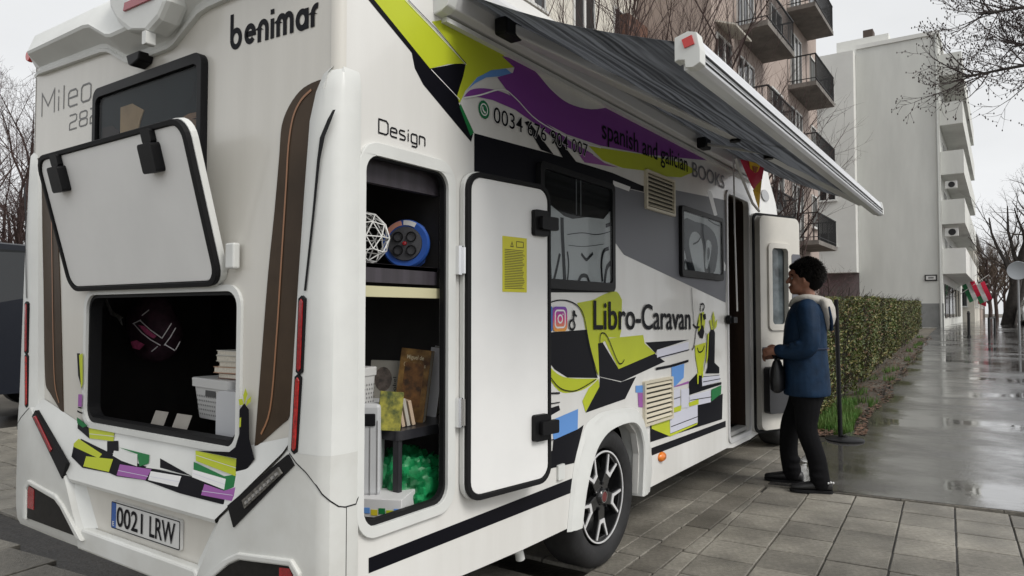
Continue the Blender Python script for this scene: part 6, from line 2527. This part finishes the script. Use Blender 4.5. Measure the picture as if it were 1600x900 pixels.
mb.build('plinth', mat('plinth_grey', (.22, .225, .22), .9, var=.1, vscale=2), bG)
mb = MB()
yd = gy(1469.5)
mb.tube([(XG - .08, yd, gz(XG)), (XG - .08, yd, ztop)], .055, 8)
mb.build('downpipe', mat('pipe_pale', (.42, .43, .41), .6), bG)
for py, h_ in ((318, 30), (170, 24), (388, 24)):
    z = gzz(1285, py)
    w_ = gy(1268) - gy(1309)
    x_ = XG - .8
    y_ = (RR(1268, 400, x_).y + RR(1309, 400, x_).y) / 2
    window(bG, x_, y_, z, w_ * .95, h_ * .034, 'x', 3)
# stack of loggias on the street side: solid parapets with open gaps between
yo, yi = gy(1510), gy(1473)
for k in range(6):
    zt, zb_ = gzz(1492, 387 - 77 * k), gzz(1492, 427 - 78.5 * k)
    if zt > ztop:
        break
    mb = MB()
    mb.box(XG + .25, XG + 20, yo, yi - .01, zb_, zb_ + .16)
    mb.box(XG + .25, XG + .40, yo, yi - .01, zb_ + .16, zt)
    mb.box(XG + .40, XG + 20, yo, yo + .12, zb_ + .16, zt)
    mb.build('loggia', GREYW2 if k == 0 else GREYW, bG)
    for j in range(4):
        window(bG, XG + 3 + 4.2 * j, yi, zb_ + .35, 2.2, 1.7, 'y', 2)
zac = [(1480, 1503, 352, 370, 'upper'), (1480, 1503, 282, 296, 'top')]
for j in range(5):
    mb = MB()
    mb.box(XG + 1.2 + 3.6 * j, XG + 3.6 + 3.6 * j, yi - .06, yi - .005, gz(XG) + .5, gz(XG) + 2.3)
    mb.build('shop_window', WGLASS, bG)
for k, (px0, px1, py0, py1, lb) in enumerate(((1476, 1497, 355, 369, 'lower air conditioner unit in the loggia of the grey building'), (1476, 1495, 281, 294, 'upper air conditioner unit in the loggia of the grey building'))):
    x_ = XG + .30
    a, b = RR(px0, py1, x_), RR(px1, py0, x_)
    e = empty('air_conditioner', (x_ + .5, (a.y + b.y) / 2, a.z), lb, 'air conditioner', 'air conditioners on the grey building')
    mb = MB()
    mb.box(x_ + .16, x_ + .48, b.y, a.y, a.z, b.z)
    mb.build('casing', WFRAME, e, bevel=.02)
    mb = MB()
    r_ = (b.z - a.z) * .40
    mb.lathe([(0, -.01), (r_, -.01), (r_, .02)], lambda p, q, w: (x_ + .155 + w, (a.y * .45 + b.y * .55) + p, (a.z + b.z) / 2 + q), 20)
    mb.build('fan_grille', IRON, e)
# street name plate
a, b = RR(1445, 439, XG - .03), RR(1464, 429, XG - .03)
e = empty('street_name_plate', (XG - .03, (a.y + b.y) / 2, a.z), 'small white street name plate with dark rim on the gable wall', 'sign')
mb = MB()
mb.box(XG - .05, XG - .001, b.y, a.y, a.z, b.z)
mb.build('rim', IRON, e)
mb = MB()
m_ = .06
mb.box(XG - .058, XG - .045, b.y + m_, a.y - m_, a.z + m_, b.z - m_)
mb.build('panel', WFRAME, e)
mb = MB()
for k in range(7):
    t = k / 7
    yy = a.y - .16 - (a.y - b.y - .32) * t
    mb.box(XG - .062, XG - .058, yy - .045, yy, (a.z + b.z) / 2 - .045, (a.z + b.z) / 2 + .045)
o = mb.build('faint_letters', mat('letter_grey', (.25, .25, .25), .7), e)
o['kind'] = 'stuff'
# scribbled graffiti low on the gable
mb = MB()
rg = random.Random(4)
base = RR(1456, 490, XG - .012)
for k in range(5):
    pts = [(base.y + .55 - .26 * k + rg.uniform(-.16, .16), base.z + rg.uniform(-.22, .22)) for _ in range(5)]
    mb.ribbon(cat_rom(pts, 4, False), .022, lambda u, v, k=k: (XG - .006 - .001 * k, u, v))
mb.build('graffiti', mat('spray_grey', (.12, .12, .13), .8), bG, fix=False)

# houses farther along
for k, (x0, x1, px, pyt, m_, lb) in enumerate(((66, 82, 1522, 372, CREAMW, 'yellowish house beyond the grey building'), (84, 108, 1531, 420, PINK, 'low brownish house farthest along the street'))):
    y = RR(px, 450, x0).y
    zt = RR(px, pyt, x0).z
    e = empty('far_house', (x0, y, gz(x0)), lb, 'building')
    mb = MB()
    mb.box(x0, x1, y, y + 12, gz(x0) - .3, zt)
    mb.build('wall', m_, e)
    mb = MB()
    mb.box(x0 - .2, x1 + .2, y - .3, y + 12.2, zt, zt + .3)
    mb.build('roof', ROOF, e)
    for i in range(3):
        for j in range(2):
            window(e, x0 + 2 + 4.5 * i, y, gz(x0) + 1.2 + 2.9 * j, 1.4, 1.5, 'y', 2)
            if j * 2.9 + 3 < zt:
                window(e, x0, y + 1.0 + 2.4 * i, gz(x0) + 1.2 + 2.9 * j, 1.1, 1.5, 'x', 2)
e = empty('pale_far_building', (95, -9, gz(95)), 'pale building across the street at the right edge', 'building')
mb = MB()
mb.box(95, 130, -22, -5.4, gz(95) - .3, 8.5)
mb.build('wall', CREAMW, e)
mb = MB()
mb.box(94.8, 130, -22, -5.2, 8.5, 8.8)
mb.build('roof', ROOF, e)
for i in range(4):
    for j in range(2):
        window(e, 95, -6.8 - 2.6 * i, gz(95) + 1.3 + 3.2 * j, 1.3, 1.6, 'x', 2)

# flags on the grey building's far end
FG = mat('flag_green', (.02, .16, .06), .7)
FW = MATS['flag_white']
for k, (px, py, lb) in enumerate(((1503, 446, 'nearer red, white and green flag on the facade'), (1519, 448, 'second red, white and green flag, overlapping a red one'))):
    xf = XG + 12
    o0 = RR(px, py, xf)
    e = empty('tricolour_flag', o0, lb, 'flag', 'tricolour flags')
    sx = .95
    for j, mm in enumerate((FG, FW, FRED)):
        mb = MB()
        vs = []
        for i in range(7):
            t = i / 6
            for q in (0, 1):
                vs.append((xf + .10 * math.sin(5 * t + j), o0.y - (.28 * j + .28 * q) * .8 - .75 * t * .55, o0.z + .12 * j + .12 * q - 1.15 * t + .0))
        mb.add(vs, [(2 * i, 2 * i + 1, 2 * i + 3, 2 * i + 2) for i in range(6)])
        o = mb.build(('green_stripe', 'white_stripe', 'red_stripe')[j], mm, e, fix=False)
        sm2 = o.modifiers.new('t', 'SOLIDIFY')
        sm2.thickness = .01
    mb = MB()
    mb.tube([(xf, o0.y + .7, o0.z - .5), (xf, o0.y - .9, o0.z + .75)], .025, 6)
    mb.build('pole', WFRAME, e)
o0 = RR(1531, 448, XG + 12)
e = empty('red_flag', o0, 'plain red flag at the end of the flag row', 'flag')
mb = MB()
mb.add([(XG + 12.2, o0.y + .1, o0.z + .1), (XG + 12.2, o0.y - .35, o0.z + .1), (XG + 12.1, o0.y - .32, o0.z - 1.3), (XG + 12.3, o0.y + .12, o0.z - 1.1)], [(0, 1, 2, 3)])
o = mb.build('cloth', FRED, e, fix=False)
o.modifiers.new('t', 'SOLIDIFY').thickness = .01
mb = MB()
mb.tube([(XG + 12.2, o0.y + .9, o0.z + .05), (XG + 12.2, o0.y - .45, o0.z + .18)], .025, 6)
mb.build('pole', WFRAME, e)

# ------------------------------------------------------------------ street furniture


def bollard(x, y, h, lb):
    e = empty('bollard', (x, y, gz(x)), lb, 'bollard', 'bollards on the path')
    mb = MB()
    z = gz(x)
    mb.lathe([(.075, 0), (.075, .04), (.05, .06), (.05, h - .12), (.06, h - .11), (.06, h - .08), (.05, h - .07), (.045, h - .02), (.0, h)], lambda a, b, w: (x + a, y + b, z + w), 14)
    mb.build('post', IRON, e, smooth=40)
    return e


bollard(30.6, -.67, 1.0, 'single black bollard nearest the grey building')
e = empty('barrier_hoop', (30.5, -1.4, gz(30)), 'low black hoop barrier in the middle of the path', 'barrier', None)
for x, y in ((28.9, -1.33), (32.0, -1.47)):
    mb = MB()
    mb.tube([(x, y, gz(x)), (x, y, gz(x) + .78)], .04, 10)
    mb.build('post', IRON, e)
mb = MB()
mb.bar((28.9, -1.33, gz(28.9) + .74), (32.0, -1.47, gz(32) + .74), .05, .05)
mb.build('rail', IRON, e)
sx_, sy_ = 28.7, -2.20
e = empty('round_sign', (sx_, sy_, gz(sx_)), 'round grey backed traffic sign on a post at the right edge', 'sign')
mb = MB()
mb.tube([(sx_, sy_, gz(sx_)), (sx_, sy_, gz(sx_) + 2.75)], .035, 10)
mb.build('post', mat('galvanised', (.30, .31, .32), .5, metal=.5), e, smooth=40)
mb = MB()
mb.lathe([(0, -.045), (.29, -.045), (.31, -.055), (.32, -.04), (.30, -.035), (0, -.035)], lambda a, b, w: (sx_ + w, sy_ + a, gz(sx_) + 2.42 + b), 32)
mb.build('disc', mat('sign_back', (.34, .36, .38), .45, metal=.3), e, smooth=40)


def car(name, label, loc, rz, L, Wd, H, paint, group=None, cat='car'):
    e = empty(name, loc, label, cat, group)
    cs, sn = math.cos(rz), math.sin(rz)
    f = lambda x, y, z: (loc[0] + x * cs - y * sn, loc[1] + x * sn + y * cs, loc[2] + z)
    h = H
    prof = [(-.5, .22), (-.5, .48), (-.47, .58), (-.44, .62), (-.36, .93), (-.30, .985), (-.05, 1.0), (.08, .96), (.22, .66), (.42, .58), (.48, .50), (.5, .36), (.495, .20), (.38, .16), (-.42, .16)]
    mb = MB()
    rings = []
    for t, ins in ((-.5, .06), (-.47, .015), (-.42, 0), (.42, 0), (.47, .015), (.5, .06)):
        r = []
        for px, pz in prof:
            k = 1 - ins * .5
            narrow = .80 if pz > .9 else (.92 if pz > .62 else 1)
            r.append(f(px * L * k, t * Wd * narrow, pz * h * (1 - ins * .2)))
        rings.append(r)
    mb.loft(rings)
    mb.build('body', paint, e, smooth=35)
    for s_ in (-1, 1):
        mb = MB()
        w1 = lambda u, v, w: f(u * L, s_ * (Wd / 2 * (.94 if v < .7 else .845) + w), v * h)
        mb.prism([(-.38, .64), (.19, .64), (.06, .93), (-.05, .955), (-.29, .945)], w1, -.03, .012)
        mb.build('side_glass', WGLASS, e)
        mb = MB()
        mb.prism(rrect(.02, .06, .56, .585, .005), lambda u, v, w: f(u * L, s_ * (Wd / 2 + w), v * h), 0, .02)
        mb.build('door_handle', CHROME, e)
        for x in (-.31, .32):
            r_ = .33 if h < 1.7 else .38
            mb = MB()
            mb.lathe([(0, .02), (r_ * .6, .02), (r_ * .66, -.005), (r_ * .95, -.005), (r_, .04), (r_, .2)], lambda a, b, w: f(x * L + a, s_ * (Wd / 2 + .012 - w), r_ + b), 24)
            wh = mb.build('wheel', TYRE, e, smooth=40)
            mb = MB()
            mb.lathe([(0, -.002), (r_ * .5, .0), (r_ * .6, .012)], lambda a, b, w: f(x * L + a, s_ * (Wd / 2 + .014 - w), r_ + b), 16)
            mb.build('rim', CHROME, wh, smooth=40)
        mb = MB()
        mb.prism(rrect(.30, .47, .42, .52, .02), lambda u, v, w: f(-.5 * L - w + .015, s_ * u * Wd, v * h), 0, .03)
        mb.build('tail_light', REDL, e)
        mb = MB()
        mb.prism(rrect(.28, .47, .42, .50, .02), lambda u, v, w: f(.49 * L + w, s_ * u * Wd, v * h), 0, .03)
        mb.build('headlight', CHROME, e)
    mb = MB()
    mb.prism([(-.40, .66), (.40, .66), (.34, .90), (-.34, .90)], lambda u, v, w: f((-.435 + (v - .62) * .25) * L - .015 - w, u * Wd, v * h), 0, .012)
    mb.build('rear_window', WGLASS, e)
    mb = MB()
    mb.box(-.01, .01, -.01, .01, -.01, .01)
    mb = MB()
    c1 = Vector(f(-.505 * L, 0, .27 * h))
    mb.obox(c1, (.05 * cs, .05 * sn, 0), (-sn * Wd * .46, cs * Wd * .46, 0), (0, 0, .07 * h))
    mb.build('bumper', mat('bumper_silver', (.45, .46, .47), .4), e, bevel=.02)
    return e


car('parked_van', 'dark blue van parked left of the motorhome', (1.5, 9.1, 0), R_(180), 5.0, 1.95, 2.2, mat('paint_dark_blue', (.008, .010, .016), .35, coat=.1, spec=.25), None, 'van')
car('parked_car', 'white car parked beyond the leaning trees', (49.5, -3.45, gz(49)), R_(3), 4.2, 1.75, 1.5, mat('paint_white', (.62, .62, .62), .3, coat=.4), 'cars parked at the right edge')
car('parked_car', 'red car parked at the right edge of the street', (44.4, -3.75, gz(44)), R_(3), 4.1, 1.75, 1.5, mat('paint_red', (.30, .01, .03), .3, coat=.4), 'cars parked at the right edge')
